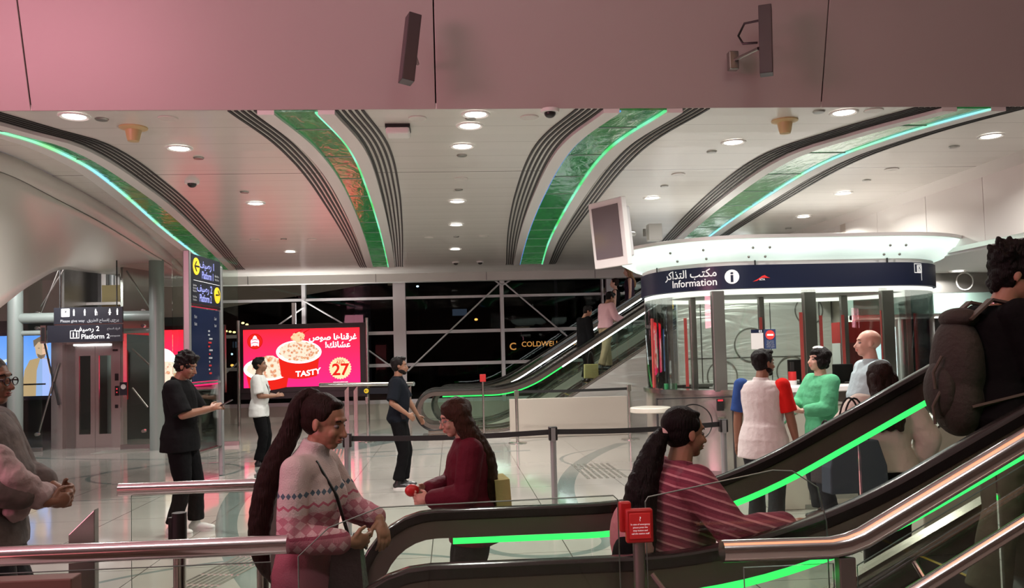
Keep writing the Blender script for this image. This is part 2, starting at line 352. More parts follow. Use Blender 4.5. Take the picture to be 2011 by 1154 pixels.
for x in (7.9, 8.95, 9.95, 11.0):
    t_ = MB(); t_.tube([(x+.15*math.cos(a*PI/12), SY-.01, 2.75+.15*math.sin(a*PI/12)) for a in range(24)], .012, 6, closed=True)
    struct(t_.build('trim_frieze_ring', M['white']))
struct(MB().box((6.9, SY-.06, 2.2), (13.9, SY+.2, 2.55)).build('wall_green_glass_band', M['storeg'], smooth=False))
struct(MB().box((6.9, SY-.03, 2.12), (9.2, SY+.1, 2.2)).build('trim_door_head', M['white'], smooth=False))
struct(MB().box((8.72, SY, 0), (13.9, SY+.2, 2.2)).build('wall_passage', M['white'], smooth=False))
struct(MB().box((6.9, SY, 0), (7.7, SY+.2, 2.2)).build('wall_passage_left', M['white'], smooth=False))
d1 = struct(MB().box((7.7, SY+.1, 0), (8.72, SY+.15, 2.12)).build('door_1', M['dark'], smooth=False))
for x in (7.7, 8.66): MB().box((x, SY-.02, 0), (x+.06, SY+.1, 2.12)).build('door_frame', M['white'], d1, smooth=False)
struct(MB().box((RX, SY+.2, 0), (13.9, SY+.4, 6)).build('wall_behind_passage', M['beige'], smooth=False))
struct(MB().box((7.6, 14.4, 0), (7.75, 23.4, 6)).build('wall_right_back', M['beige'], smooth=False))
# sweeping shell of the roof that comes down on the left
top = [on_z(x, y, CZ-.01) for x, y in ((-150, 262), (0, 300), (100, 345), (200, 400), (290, 462), (345, 512), (372, 540))]
mid = [on_z(x, y, CZ-.22) for x, y in ((-150, 300), (0, 338), (100, 385), (200, 437), (290, 492), (335, 520), (362, 541))]
bot = [on_y(x, y, yy) for x, y, yy in ((-150, 720, 7.9), (0, 600, 9.5), (60, 556, 11.5), (118, 527, 14.5), (175, 532, 17.5), (260, 541, 20.5), (345, 545, 22.5))]
def crv(P, t):
    k = min(len(P)-2, int(t*(len(P)-1))); f = t*(len(P)-1)-k
    p0, p1, p2, p3 = P[max(0, k-1)], P[k], P[k+1], P[min(len(P)-1, k+2)]
    return .5*((2*p1)+(p2-p0)*f+(2*p0-5*p1+4*p2-p3)*f*f+(3*p1-p0-3*p2+p3)*f**3)
def sheet(A, B, bulge, name, m, nu=40, nv=12, th=.03):
    mb = MB(); g = []
    for i in range(nu+1):
        a, b = crv(A, i/nu), crv(B, i/nu); row = []
        for j in range(nv+1):
            t = j/nv; p = a.lerp(b, t)+Vector((-.9, 0, .7))*bulge*math.sin(PI*t); row.append(mb.bm.verts.new(p))
        g.append(row)
    for i in range(nu):
        for j in range(nv): mb.bm.faces.new((g[i][j], g[i+1][j], g[i+1][j+1], g[i][j+1]))
    o = mb.build(name, m); s_ = o.modifiers.new('solid', 'SOLIDIFY'); s_.thickness = th; return o
struct(sheet(top, mid, 0, 'wall_shell_lip', M['cream'], nv=2))
struct(sheet(mid, bot, .06, 'wall_shell', M['cream']))
# ------------------------------------------------------------------ glass strips set into the ceiling, with slot grilles beside them
def xcurve(P):                                                      # P: (y, x) pairs -> x(y), smooth
    V = [Vector((x, y, 0)) for y, x in P]
    pts = [crv(V, i/60) for i in range(61)]
    def f(y):
        if y <= pts[0].y: return pts[0].x+(y-pts[0].y)*(pts[1].x-pts[0].x)/max(1e-6, pts[1].y-pts[0].y)
        for a, b in zip(pts, pts[1:]):
            if y <= b.y: return a.x+(b.x-a.x)*(y-a.y)/max(1e-6, b.y-a.y)
        return pts[-1].x
    return f
def band_mesh(fl, fr, y0, y1, z0, z1, name, m, parent, n=46):
    mb = MB(); rings = []
    for i in range(n+1):
        y = y0+(y1-y0)*(i/n)**1.5
        a, b = fl(y), fr(y); rings.append([Vector((a, y, z0)), Vector((b, y, z0)), Vector((b, y, z1)), Vector((a, y, z1))])
    mb.rings(rings); return mb.build(name, m, parent, smooth=False)
def strip_glass():
    n = NB('green_strip_glass'); X, Y, Z = n.xyz()
    c = n.mix(n.noise(2.2, 3, (1, .5, 1)), (.008, .035, .02), (.02, .12, .04)); n.nt.links.new(c, n.b.inputs['Base Color'])
    n.b.inputs['Roughness'].default_value = .10; n.b.inputs['Specular IOR Level'].default_value = .7
    e = n.mix(n.noise(2.5, 4, (3, .6, 1), 1.5), (.0, .02, .015), (.03, .26, .05)); n.nt.links.new(e, n.b.inputs['Emission Color']); n.b.inputs['Emission Strength'].default_value = .55  # green glow put into the glass in place of edge-light spill
    n.bump(n.noise(9, 4, (1, .4, 1), 1.), .35, .02); return n.m
SG = strip_glass()
strips = [
 (((7.3, -5.15), (8.2, -4.26), (9.3, -4.05), (11., -4.22), (15, -4.86), (20.9, -5.68)), (((7.3, -4.5)), (8.2, -4.12), (8.9, -3.86), (10.5, -3.91), (13.5, -4.24), (20.9, -5.36)), 'leftmost green glass strip curving over the lift, its blue-white edge light nearest the white shell', 'cyan', 'R'),
 (((7.3, -1.58), (7.7, -1.54), (9.03, -1.37), (11.2, -1.35), (15.5, -1.54), (20.9, -1.88)), ((7.3, -1.2), (7.7, -1.15), (9.03, -1.02), (11.2, -1.05), (15.5, -1.22), (20.9, -1.49)), 'green glass strip in the ceiling mirroring the red advert, above the lit screen', 'g', 'LR'),
 (((7.3, 1.72), (7.7, 1.6), (9.12, 1.36), (11.95, 1.36), (15.8, 1.49), (20.9, 1.76)), ((7.3, 2.12), (7.7, 2.05), (9.2, 1.79), (12., 1.81), (16.5, 2.01), (20.9, 2.34)), 'green glass strip with a blue left edge light, above the far escalator', 'bg', 'LR'),
 (((7.3, 5.05), (7.7, 4.86), (8.5, 4.44), (9.7, 4.09), (12.3, 4.23), (15.9, 4.63), (20.9, 5.3)), ((7.3, 5.5), (7.7, 5.2), (8.7, 4.8), (10.1, 4.6), (12.8, 4.8), (16., 5.15), (20.9, 5.8)), 'green glass strip curving behind the top of the information booth', 'c', 'LR'),
]
for L_, R_, lab, ledside, gr in strips:
    fl, fr = xcurve(L_), xcurve(R_)
    t = empty('light_strip', (0, 0, 0), label=lab, cat='ceiling light', group='green glass ceiling strips')
    band_mesh(fl, fr, FY+.012, 20.9, CZ-.02, CZ-.001, 'glass_panel', SG, t)
    e = .028
    Lm, Rm = {'cyan': ('edgecyan', None), 'g': (None, 'edgegreen'), 'bg': ('edgeblue', 'edgegreen'), 'c': (None, 'edgecyan')}[ledside]
    if Lm: band_mesh(lambda y: fl(y)-.004, lambda y: fl(y)+e*(1.1 if Lm == 'edgecyan' else .5), FY+.012, 20.9, CZ-.035, CZ-.019, 'edge_light', M[Lm], t)
    if Rm: band_mesh(lambda y: fr(y)-e*1.0, fr, FY+.012, 20.9, CZ-.035, CZ-.019, 'edge_light', M[Rm], t)
    for side in (-1, 1):
        f0 = fl if side < 0 else fr
        band_mesh(lambda y: f0(y)+min(0, side)*.15, lambda y: f0(y)+max(0, side)*.15, FY+.012, 20.9, CZ-.045, CZ-.001, 'rim', M['white'], t)
    yb = FY+.6
    while yb < 20.7:
        MB().box((fl(yb), yb-.008, CZ-.026), (fr(yb), yb+.008, CZ-.019)).build('glass_joint', M['letterdim'], t, smooth=False)
        yb += 1.15
    for sd in gr:
        s_ = -1 if sd == 'L' else 1; f0 = fl if s_ < 0 else fr
        g = empty('slot_grille', (0, 0, 0), label='dark slotted grille running along the %s side of the %s' % ({'L': 'left', 'R': 'right'}[sd], {'cyan': 'leftmost green strip', 'g': 'strip above the red advert', 'bg': 'blue-edged strip over the far escalator', 'c': 'strip behind the booth top'}[ledside]), cat='ceiling grille', group='slotted grilles beside the strips')
        w_ = (lambda y: .27 if y < 12 else .27-.05*(y-12)/9)
        for q in range(5):
            a_, b_ = (.155+q*.058, .155+q*.058+.026)
            band_mesh((lambda y, a_=a_, b_=b_: f0(y)+(a_ if s_ > 0 else -b_)*w_(y)/.27), (lambda y, a_=a_, b_=b_: f0(y)+(b_ if s_ > 0 else -a_)*w_(y)/.27), FY+.012, 21.1, CZ-.012, CZ-.001, 'slot', M['dark'], g)
# ------------------------------------------------------------------ downlights: each lamp carries its own light
def downlight(x, y, z, lab, first=[None], power=36):
    if first[0] is None:
        o = empty('downlight', (0, 0, 0), cat='ceiling light', group='round downlights in the ceiling')
        mb = MB(); mb.rings([[Vector((r*math.cos(a*PI/12), r*math.sin(a*PI/12), zz)) for a in range(24)] for r, zz in ((.095, .0), (.12, -.012), (.135, -.006), (.138, .0))], cap=False); mb.build('trim_ring', M['white'], o)
        mb = MB(); mb.cone((0, 0, -.004), (0, 0, .004), .098, n=24); mb.build('lens', M['lamp'], o)
        first[0] = o
    else: o = copy_tree(first[0])
    o.location = (x, y, z); o['label'] = lab
    l = bpy.data.lights.new('downlight_lamp', 'AREA'); l.shape = 'DISK'; l.size = .18; l.energy = power*(.70 if y < 13 else 2.3); l.color = (1, .96, .91); l.spread = math.radians(150)
    lo = bpy.data.objects.new('downlight_lamp', l); COL.objects.link(lo); lo.location = (0, 0, -.02); lo.parent = o
    return o
for px, py, lab in ((128, 217, 'downlight half hidden by the pink bulkhead at far left of the ceiling'), (352, 291, 'downlight between the leftmost strip and the bulkhead, next to the orange bell detector'), (502, 399, 'downlight in the red-lit ceiling bay above the black-shirted man'), (570, 494, 'downlight in the red-lit bay nearest the far beam'),
    (935, 216, 'downlight cut by the bulkhead edge near the middle seam'), (923, 247, 'tilted downlight just below the bulkhead in the middle row'), (908, 287, 'middle-row downlight, third counting from the bulkhead'), (898, 395, 'middle-row downlight just past the long ceiling seam'), (896, 441, 'middle-row downlight, second from the far beam'), (894, 489, 'middle-row downlight nearest the far beam'),
    (1440, 279, 'downlight between the two right-hand strips, close to the bulkhead'), (1281, 388, 'downlight above the white hanging screen'), (1578, 425, 'downlight right above the booth canopy'), (1656, 379, 'downlight behind the booth, past the seam by the pearl wall'), (1946, 267, 'downlight nearest the pearl wall at upper right'), (1684, 204, 'downlight cut by the bulkhead edge at right')):
    p = on_z(px, py, CZ-.005); p.y = max(p.y, FY+.17); downlight(p.x, p.y, p.z, lab)
p = on_z(1881, 532, 2.895); downlight(p.x, p.y, p.z, 'small downlight in the low side passage ceiling', power=14)
downlight(9.6, 11.5, 2.895, 'downlight behind the backpacker\'s head in the side passage', power=14)
# small ceiling fixtures
k_ = [None]
def vent(px, py, lab):
    p = on_z(px, py, CZ-.003); o = MB().cone((0, 0, -.012), (0, 0, .0), .05, .06).build('ceiling_sensor', M['steeldk']) if k_[0] is None else k_[0].copy()
    if k_[0] is None: k_[0] = o
    else: COL.objects.link(o)
    o.location = p; tag(o, lab, 'sensor', 'small dark ceiling sensors')
for px, py, lab in ((200, 234, 'small dark sensor under the bulkhead at far left'), (390, 310, 'reddish-lit small sensor below the bell detector row'), (480, 377, 'small dark sensor beside the red-lit downlight'), (557, 469, 'small dark sensor between two faint discs'), (925, 232, 'dark sensor between the first two middle downlights'), (907, 305, 'dark sensor below the third middle downlight'), (901, 372, 'dark sensor past the seam in the middle row'), (896, 464, 'dark sensor between the last two middle downlights'), (1398, 298, 'dark sensor left of the right bay downlight'), (1305, 365, 'dark sensor above the hanging screen'), (1874, 288, 'dark sensor near the pearl wall'), (1702, 354, 'dark sensor past the seam near the pearl wall'), (1548, 448, 'dark sensor just above the canopy'), (1608, 219, 'dark sensor near the bulkhead at right')):
    vent(px, py, lab)
k2 = [None]
for px, py, lab in ((330, 232, 'faint round cover plate near the bulkhead at left'), (500, 470, 'faint round cover plate left of the dark sensor'), (613, 469, 'faint round cover plate right of the dark sensor'), (820, 232, 'faint round cover plate above the projector box'), (1040, 230, 'faint round cover plate left of the blue-edged strip'), (905, 350, 'faint round cover plate in the middle row'), (843, 466, 'faint cover plate left of the far middle downlight'), (950, 463, 'faint cover plate right of the far middle downlight'), (1332, 342, 'faint cover plate past the seam at right'), (1716, 217, 'faint cover plate near the bulkhead at right'), (1751, 332, 'faint cover plate under the rightmost strip')):
    p = on_z(px, py, CZ-.002)
    if k2[0] is None: o = k2[0] = MB().cone((0, 0, -.008), (0, 0, 0), .085, .09, 24).build('cover_plate', M['cream'])
    else: o = k2[0].copy(); COL.objects.link(o)
    o.location = p; tag(o, lab, 'cover plate', 'round cover plates in the ceiling')
def bell(px, py, lab):
    p = on_z(px, py, CZ); mb = MB(); mb.rings([[p+Vector((r*math.cos(a*PI/10), r*math.sin(a*PI/10), z)) for a in range(20)] for r, z in ((.13, 0), (.13, -.012), (.075, -.03), (.06, -.11), (.05, -.135), (.015, -.14))])
    tag(mb.build('detector_bell', mat('amber_plastic', (.60, .45, .22), .4, bump=.02)), lab, 'detector', 'amber bell detectors')
bell(262, 250, 'amber bell-shaped detector under the ceiling at left'); bell(1541, 236, 'pale amber bell-shaped detector under the ceiling at right')
def dome(px, py, lab):
    p = on_z(px, py, CZ); o = MB().cone(p, p-Vector((0, 0, .03)), .09, .085, 20).build('dome_camera', M['white']); tag(o, lab, 'camera', 'dome cameras')
    MB().ball(p-Vector((0, 0, .035)), (.055, .055, .045)).build('dome', M['black'], o)
dome(377, 356, 'dome camera in the red-tinted ceiling bay'); dome(943, 513, 'dome camera beside the far beam'); dome(1080, 215, 'dome camera under the bulkhead edge'); dome(895, 514, 'dome camera left of another at the far beam')
p = on_z(782, 249, CZ); o = MB().box(p-Vector((.12, .12, .03)), p+Vector((.12, .12, 0))).build('ceiling_projector', M['black'], smooth=False); tag(o, 'small black and white device box under the ceiling between the middle strips', 'device')
MB().box(p-Vector((.115, .14, .10)), p+Vector((.115, .08, -.035))).build('casing', M['white'], o, bevel=.02)
# dark lamp housings on the bulkhead
def housing(px, py, L, tilt, lab, lean):
    p = on_y(px, py, FY-.62); o = MB().box((-.055, -.06, -L/2), (.055, .06, L/2)).build('spotlight_housing', mat('dark_bronze', (.075, .06, .065), .35, .3, bump=.03), bevel=.006, smooth=False)
    o.location = p; o.rotation_euler = (lean, tilt, math.radians(-24 if px > 1000 else 20)); tag(o, lab, 'spotlight', 'spotlights on the bulkhead'); return o, p
h1, p1 = housing(805, 96, .60, math.radians(8.5), 'dark square-tube spotlight tilted beside the middle panel joint', -.06)
h2, p2 = housing(1504, 80, .60, math.radians(1), 'dark square-tube spotlight with a cable loop, on the right bulkhead panel', 0)
inv = Matrix.LocRotScale(h2.location, h2.rotation_euler, None).inverted()
MB().tube([inv @ q for q in (p2+Vector((-.03, .05, .2)), p2+Vector((-.14, .12, .2)), p2+Vector((-.17, .2, .12)), p2+Vector((-.13, .2, .05)), p2+Vector((-.04, .1, .02)))], .011, 8).build('cable', M['black'], h2)
bq = Vector((p2.x-.17, FY-.235, p2.z-.05)); wl = Vector((p2.x-.17, FY-.27, p2.z-.05))
MB().tube([inv @ q for q in (p2+Vector((-.05, .05, -.05)), wl)], .016, 8).build('bracket_arm', M['steeldk'], h2)
MB().box(bq-Vector((.045, .06, .085)), bq+Vector((.045, .02, .085))).build('bracket_plate', M['steeldk'], h2, smooth=False, bevel=.01).matrix_parent_inverse = inv
inv1 = Matrix.LocRotScale(h1.location, h1.rotation_euler, None).inverted()
MB().tube([inv1 @ q for q in (p1+Vector((.03, .05, 0)), Vector((p1.x+.05, FY-.26, p1.z)))], .016, 8).build('bracket_arm', M['steeldk'], h1)
# ------------------------------------------------------------------ outside, beyond the glass
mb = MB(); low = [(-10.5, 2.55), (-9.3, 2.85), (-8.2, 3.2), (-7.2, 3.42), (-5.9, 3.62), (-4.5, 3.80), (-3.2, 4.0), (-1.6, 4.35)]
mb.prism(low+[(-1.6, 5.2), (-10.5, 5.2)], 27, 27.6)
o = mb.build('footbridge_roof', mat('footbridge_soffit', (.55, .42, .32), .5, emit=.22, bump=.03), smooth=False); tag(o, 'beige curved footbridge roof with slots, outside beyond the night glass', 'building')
for i in range(9):
    for j in range(3):
        x = -9.2+i*.85; z = 3.95+j*.16+.06*i
        MB().box((x, 26.985, z), (x+.62, 27.0, z+.035)).build('vent_slot', mat('slot_brown', (.16, .11, .08), .7, bump=.02), o, smooth=False)
struct(MB().box((-60, 24, -1.2), (60, 95, -1.0)).build('ground_outside', mat('asphalt', (.02, .02, .022), .8, bump=.1), smooth=False))
for (x0, x1, y, h, lab, seed) in ((-30, -9, 70, 16, 'dark office block beyond the window at left, a few lit windows', 3), (-6, 8, 64, 15, 'dark office block behind the diagonal braces', 5), (9, 34, 60, 14, 'dark office block carrying a lit gold sign', 9)):
    rnd = random.Random(seed); o = MB().box((x0, y, -1), (x1, y+10, h)).build('office_building', mat('night_building', (.028, .022, .024), .8, bump=.1), smooth=False); tag(o, lab, 'building')
    for q in range(7):
        x = rnd.uniform(x0+1, x1-2); z = rnd.uniform(2, h-2); MB().box((x, y-.02, z), (x+1.1, y, z+.5)).build('window', emis('dim_window%d' % (q % 2), ((.10, .14, .22), (.12, .09, .06))[q % 2], .6), o, smooth=False)
cp = on_y(1003, 681, 58.); tx = text('lettering', 'COLDWELL BANKER', .50, emis('gold_sign', (1., .45, .12), 1.6), flat((cp.x+.75, 58, cp.z), (1, 0, 0), (0, 0, 1), 0))
MB().box((cp.x-.3, 58.01, cp.z-.5), (cp.x+13, 58.2, cp.z+1.3)).build('backing', M['dark'], tx, smooth=False)
text('emblem', 'C', .7, MATS['gold_sign'], flat((cp.x-.1, 57.97, cp.z-.2), (1, 0, 0), (0, 0, 1), 0), tx); MB().box((cp.x+13.2, 58, -1), (cp.x+13.5, 58.3, cp.z)).build('mast', M['dark'], tx)
MB().box((cp.x, 58.02, -1), (cp.x+.3, 58.2, cp.z)).build('mast', M['dark'], tx)
tx.name = 'shop_sign'; tag(tx, 'gold lit shop lettering in the dark beyond the window, left of the escalator', 'sign')
for px, py, d, c, lab in ((477, 634, 55, 0, 'leftmost of two warm street lamps beside the advert screen'), (485, 637, 57, 0, 'warm street lamp just right of its twin beside the advert'), (444, 650, 58, 0, 'warm lamp low left of the advert screen'), (452, 651, 60, 0, 'middle warm lamp in the low row left of the advert'), (460, 652, 56, 0, 'right warm lamp in the low row left of the advert'), (455, 695, 62, 1, 'white lamp below the warm row'), (456, 717, 50, 2, 'orange lamp lowest beside the advert'), (935, 627, 50, 2, 'orange street lamp behind the middle window bay'), (820, 562, 60, 1, 'bluish white lamp at the top of the middle bay')):
    p = on_y(px, py, d); m = (emis('warm_street', (1, .72, .25), 8), emis('cool_street', (.6, .8, 1), 5), emis('orange_street', (1, .40, .08), 6))[c]
    o = MB().tube([(p.x, p.y, -1), (p.x, p.y, p.z)], .04, 6).build('street_lamp', M['dark']); tag(o, lab, 'street lamp', 'street lamps in the night outside')
    MB().ball(p, (.10, .10, .07)).build('lamp_head', m, o)
# ------------------------------------------------------------------ escalators
def rise(x, x0, tn, bl=.55):
    u = x-x0
    if u < -bl: return 0.
    if u > bl: return u*tn
    return tn*(u+bl)**2/(4*bl)
def escalator(lab, xn, ya, yb, x0, tn, x1, hr=.95, stepn=14, cladm=None, bl=.55, ledsplit=None, r=.36, truss=.9, glassm='glass'):
    t = empty('escalator', (xn, (ya+yb)/2, 0), label=lab, cat='escalator')
    inv = Matrix.Translation((-xn, -(ya+yb)/2, 0))
    def part(mb, name, m, **k):
        o = mb.build(name, m, t, **k); o.matrix_parent_inverse = inv; return o
    # xn: left end of the newel; handrail centre line
    zc = hr-.02-r
    def rail(off=0., x1_=x1, full=True):
        pts = []
        rr = r-off
        if full:
            for i in range(17):
                a = -PI/2-i*PI/16*1.0
                pts.append((xn+r+rr*math.cos(a), zc+rr*math.sin(a)))
            pts.insert(0, (xn+r+.25, zc-rr))
        n = 60
        for i in range(1, n+1):
            x = xn+r+(x1_-xn-r)*i/n
            sl = (rise(x+.01, x0, tn, bl)-rise(x-.01, x0, tn, bl))/.02
            k = 1/math.sqrt(1+sl*sl)
            pts.append((x+off*sl*k, zc+r+rise(x, x0, tn, bl)-off*k))
        return pts
    hp = [(-.04, -.022), (-.034, .012), (-.02, .022), (.02, .022), (.034, .012), (.04, -.022), (.026, -.03), (-.026, -.03)]
    gp = [(-.022, -.045), (-.022, .04), (.022, .04), (.022, -.045)]
    for y in (ya, yb):
        part(MB().tube([(a, y, b) for a, b in rail()], .03, prof=hp), 'handrail', M['rubber'])
        part(MB().tube([(a, y, b) for a, b in rail(.062)], .03, prof=gp), 'handrail_guide', M['guide'], smooth=False)
        lp = [p for p in rail(.122, full=False) if p[0] > xn+r*1.0]
        lb = [(-.012, -.012), (-.012, .012), (.012, .012), (.012, -.012)]
        if ledsplit:
            g1 = [p for p in lp if p[0] <= ledsplit+.1]; g2 = [p for p in lp if p[0] >= ledsplit-.05]
            if len(g1) > 1: part(MB().tube([(a, y, b) for a, b in g1], .02, prof=lb), 'light_strip', M['green'])
            if len(g2) > 1: part(MB().tube([(a, y, b) for a, b in g2], .02, prof=lb), 'light_strip', M['whiteled'])
        else: part(MB().tube([(a, y, b) for a, b in lp], .02, prof=lb), 'light_strip', M['green'])
        # glass balustrade in panes
        xs = [xn+.06]+[xn+r+.75+i*1.35 for i in range(40) if xn+r+.75+i*1.35 < x1]+[x1]
        for a, b in zip(xs, xs[1:]):
            up, lo = [], []
            for i in range(13):
                x = a+(b-a-.008)*i/12
                if x < xn+r: zt = zc+math.sqrt(max(0, (r-.08)**2-(xn+r-x)**2)) if xn+r-x < r-.08 else zc; zb = zc-(zt-zc)
                else: zt = zc+r-.09+rise(x, x0, tn, bl); zb = .12+rise(x, x0, tn, bl)
                zb = max(.12+rise(x, x0, tn, bl), zb if x < xn+r else 0)
                up.append((x, zt)); lo.append((x, zb))
            up = [(x, max(z, lo[i][1]+.01)) for i, (x, z) in enumerate(up)]
            part(MB().prism(up+lo[::-1], y-.005, y+.005), 'glass_panel', M[glassm], smooth=False)
        # skirt and outer deck
        def strip_poly(z0, z1, xa=xn+r*.6):
            A = [(xa+(x1-xa)*i/50, z1+rise(xa+(x1-xa)*i/50, x0, tn, bl)) for i in range(51)]
            B = [(x, max(z0 if z0 > -5 else 0, z-(z1-z0))) for x, z in A]
            return A+B[::-1]
        part(MB().prism(strip_poly(0., .17), y-.04, y+.04), 'skirt', M['skirt'], smooth=False)
        part(MB().tube([(x, y, .125+rise(x, x0, tn, bl)) for x in [xn+r*.6+(x1-xn-r*.6)*i/50 for i in range(51)]], .02, prof=[(-.06, -.01), (-.06, .01), (.06, .01), (.06, -.01)]), 'deck_trim', M['steeldk'], smooth=False)
    # comb plate, steps
    part(MB().box((xn+.1, ya+.05, 0.0), (x0-.9, yb-.05, .02)), 'comb_plate', M['steeldk'], smooth=False)
    st = .4; k = 0; x = x0-.9
    while x < x1 and k < stepn+3:
        z = rise(x+.2, x0, tn, bl); z = 0.02 if k < 1 else round(z, 3)
        part(MB().box((x, ya+.055, max(0, z-.25)), (x+st-.006, yb-.055, max(z, .02))), 'step', M['stepm'], smooth=False)
        part(MB().box((x, ya+.055, max(z, .02)), (x+.02, yb-.055, max(z, .02)+.002)), 'step_line', mat('yellow_line', (.55, .40, .05), .6, bump=.05), smooth=False)
        x += st; k += 1
    # truss side cladding down to the floor
    for y, s_ in ((ya, -1), (yb, 1)):
        xa = x0-.7
        A = [(xa+(x1-xa)*i/40, rise(xa+(x1-xa)*i/40, x0, tn, bl)+.10) for i in range(41)]
        poly = A+([(x1, 0), (xa, 0)] if truss is None else [(x, max(0, z-truss-.1)) for x, z in A[::-1]])
        part(MB().prism(poly, y+s_*.045, y+s_*.075), 'side_cladding', cladm or M['skirt'], smooth=False)
    return t
NEAR = dict(x0=1.16, tn=.50, x1=4.6)
escalator('near escalator with green strips under both black handrails, starting beside the pink sweater', -.45, 3.0, 4.06, NEAR['x0'], NEAR['tn'], 4.6, stepn=12)
escalator('far escalator climbing past the windows, with green then white light strip on its glass side', -.74, 17.3, 18.45, 1.36, .61, 8.2, hr=1.0, stepn=20, cladm=M['cladding'], ledsplit=2.2, truss=None, r=.40, glassm='glassg')
escalator('second far escalator running behind the first one, handrail line higher against the dark window', -.45, 19.2, 20.3, 1.06, .61, 8.2, hr=1.0, stepn=20, cladm=M['beige'], ledsplit=.2, truss=None, r=.40)
# beige base wall beside the far escalator foot
o = MB().box((1.15, 16.95, 0), (3.55, 17.1, .78)).build('screen_wall', M['beige'], smooth=False, bevel=.01); tag(o, 'low beige panel wall behind the two barrier posts, at the foot of the far escalator', 'panel')
# engraved rings on the polished side wall behind the booth
cl = MB().prism([(4.45, 0), (7.55, 0), (7.55, 3.6), (4.45, 3.6)], 16.2, 16.3).build('steel_partition', M['cladding'], smooth=False); tag(cl, 'rippled steel partition with round outlines, seen through the booth glass', 'partition')
for x, z, r_ in ((5.9, 1.75, .33), (5.3, 1.15, .3), (6.7, 1.2, .3), (7.1, 2.4, .28)):
    MB().tube([(x+r_*math.cos(a*PI/16), 16.19, z+r_*math.sin(a*PI/16)) for a in range(32)], .014, 6, closed=True).build('ring_outline', M['steeldk'], cl)
for x in (4.9, 6.3, 7.3): MB().box((x, 16.185, 0), (x+.012, 16.2, 3.6)).build('joint', M['dark'], cl, smooth=False)
MB().box((4.6, 16.185, 1.5), (7.55, 16.2, 1.512)).build('joint', M['dark'], cl, smooth=False)
# ------------------------------------------------------------------ near railings
def railing(name, pts, r, lab, posts=(), pane=None, m='tube', extra=None, cat='railing'):
    t = empty(name, (pts[0][0], pts[0][1], 0), label=lab, cat=cat); inv = Matrix.Translation((-pts[0][0], -pts[0][1], 0))
    q = []
    P = [Vector(p) for p in pts]
    for i, p in enumerate(P):
        if 0 < i < len(P)-1:
            a = (P[i-1]-p).normalized(); b = (P[i+1]-p).normalized()
            q += [p+a*.06, p+a*.02+b*.02, p+b*.06]
        else: q.append(p)
    o = MB().tube(q, r, 20).build('top_rail', M[m], t); o.matrix_parent_inverse = inv
    for (x, y, ztop) in posts:
        o = MB().box((x-.028, y-.02, 0), (x+.028, y+.02, ztop)).build('post', M['steeldk'], t, smooth=False, bevel=.004); o.matrix_parent_inverse = inv
    if pane:
        for pl in pane:
            o = MB().prism(pl[1], pl[0]-.006, pl[0]+.006).build('glass_panel', M['glass'], t, smooth=False); o.matrix_parent_inverse = inv
            ed = [(a, pl[0], b) for a, b in pl[1]]
            o = MB().tube(ed, .0022, 5, closed=True).build('glass_edge', mat('glass_edge', (.30, .42, .36), .15, spec=.8, bump=.01), t); o.matrix_parent_inverse = inv
    return t, inv
railing('guard_rail', [(-3.6, 3.1, 1.03), (-.6, 3.1, 1.03)], .034, 'thick polished steel rail across the lower left, ending beside the pink sweater', posts=[(-2.9, 3.1, 1.0)], pane=[(3.1, [(-3.5, .05), (-.66, .05), (-.66, .97), (-3.5, .97)])])
railing('guard_rail', [(-1.72, 4.5, 1.045), (-.9, 4.5, 1.045)], .033, 'shorter polished rail behind, crossing the black-clad man\'s shins', pane=[(4.5, [(-1.66, .03), (-.93, .03), (-.93, 1.01), (-1.66, 1.01)])], posts=[(-.93, 4.5, 1.01)])
t, inv = railing('guard_rail', [(.86, 2.7, 1.035), (1.28, 2.7, 1.03), (3.2, 2.7, 2.03)], .036, 'near steel handrail with an orange sheen, kinking up at lower right', posts=[(1.27, 2.7, 1.0)],
    pane=[(2.7, [(.93, .03), (1.23, .03), (1.23, .98), (.93, .98)]), (2.7, [(1.31, .05), (3.1, .95), (3.1, 1.90), (1.31, .97)])])
o = MB().tube([(.93, 2.62, .62), (1.4, 2.62, .87), (3.2, 2.62, 1.83)], .024, 16).build('lower_rail', M['tube'], t); o.matrix_parent_inverse = inv
for x in (1.5, 2.3, 3.0):
    z = .62+(x-.93)*.533; o = MB().tube([(x, 2.62, z), (x, 2.69, z+.05)], .009, 8).build('bracket', M['steel'], t); o.matrix_parent_inverse = inv
# free standing posts
def flat_post(px, lab):
    p = on_z(px, 1100, 0.9); o = MB().prism([(-.045, 0), (.05, 0), (.05, 1.15), (-.045, 1.06)], -.02, .02).build('slanted_post', M['steeldk'], smooth=False, bevel=.003)
    o.location = (on_y(163, 1030, 3.3).x, 3.3, 0); tag(o, lab, 'post')
flat_post(163, 'flat grey post with a slanted top behind the lower left rail')
for px, lab in ((352, 'round steel barrier post with black cap between the two left rails'), (515, 'round steel barrier post with black cap just left of the pink sweater')):
    p = on_y(px, 990, 3.9); t = empty('barrier_post', (p.x, 3.9, 0), label=lab, cat='barrier post', group='steel barrier posts by the left rails')
    MB().cone((0, 0, .02), (0, 0, .93), .028).build('pole', M['steel'], t); MB().cone((0, 0, .87), (0, 0, 1.02), .032).build('belt_head', M['black'], t); MB().box((-.045, -.012, .88), (-.03, .012, 1.0)).build('belt_clip', M['black'], t); MB().cone((0, 0, 0), (0, 0, .02), .17, .16, 28).build('base', M['steeldk'], t)
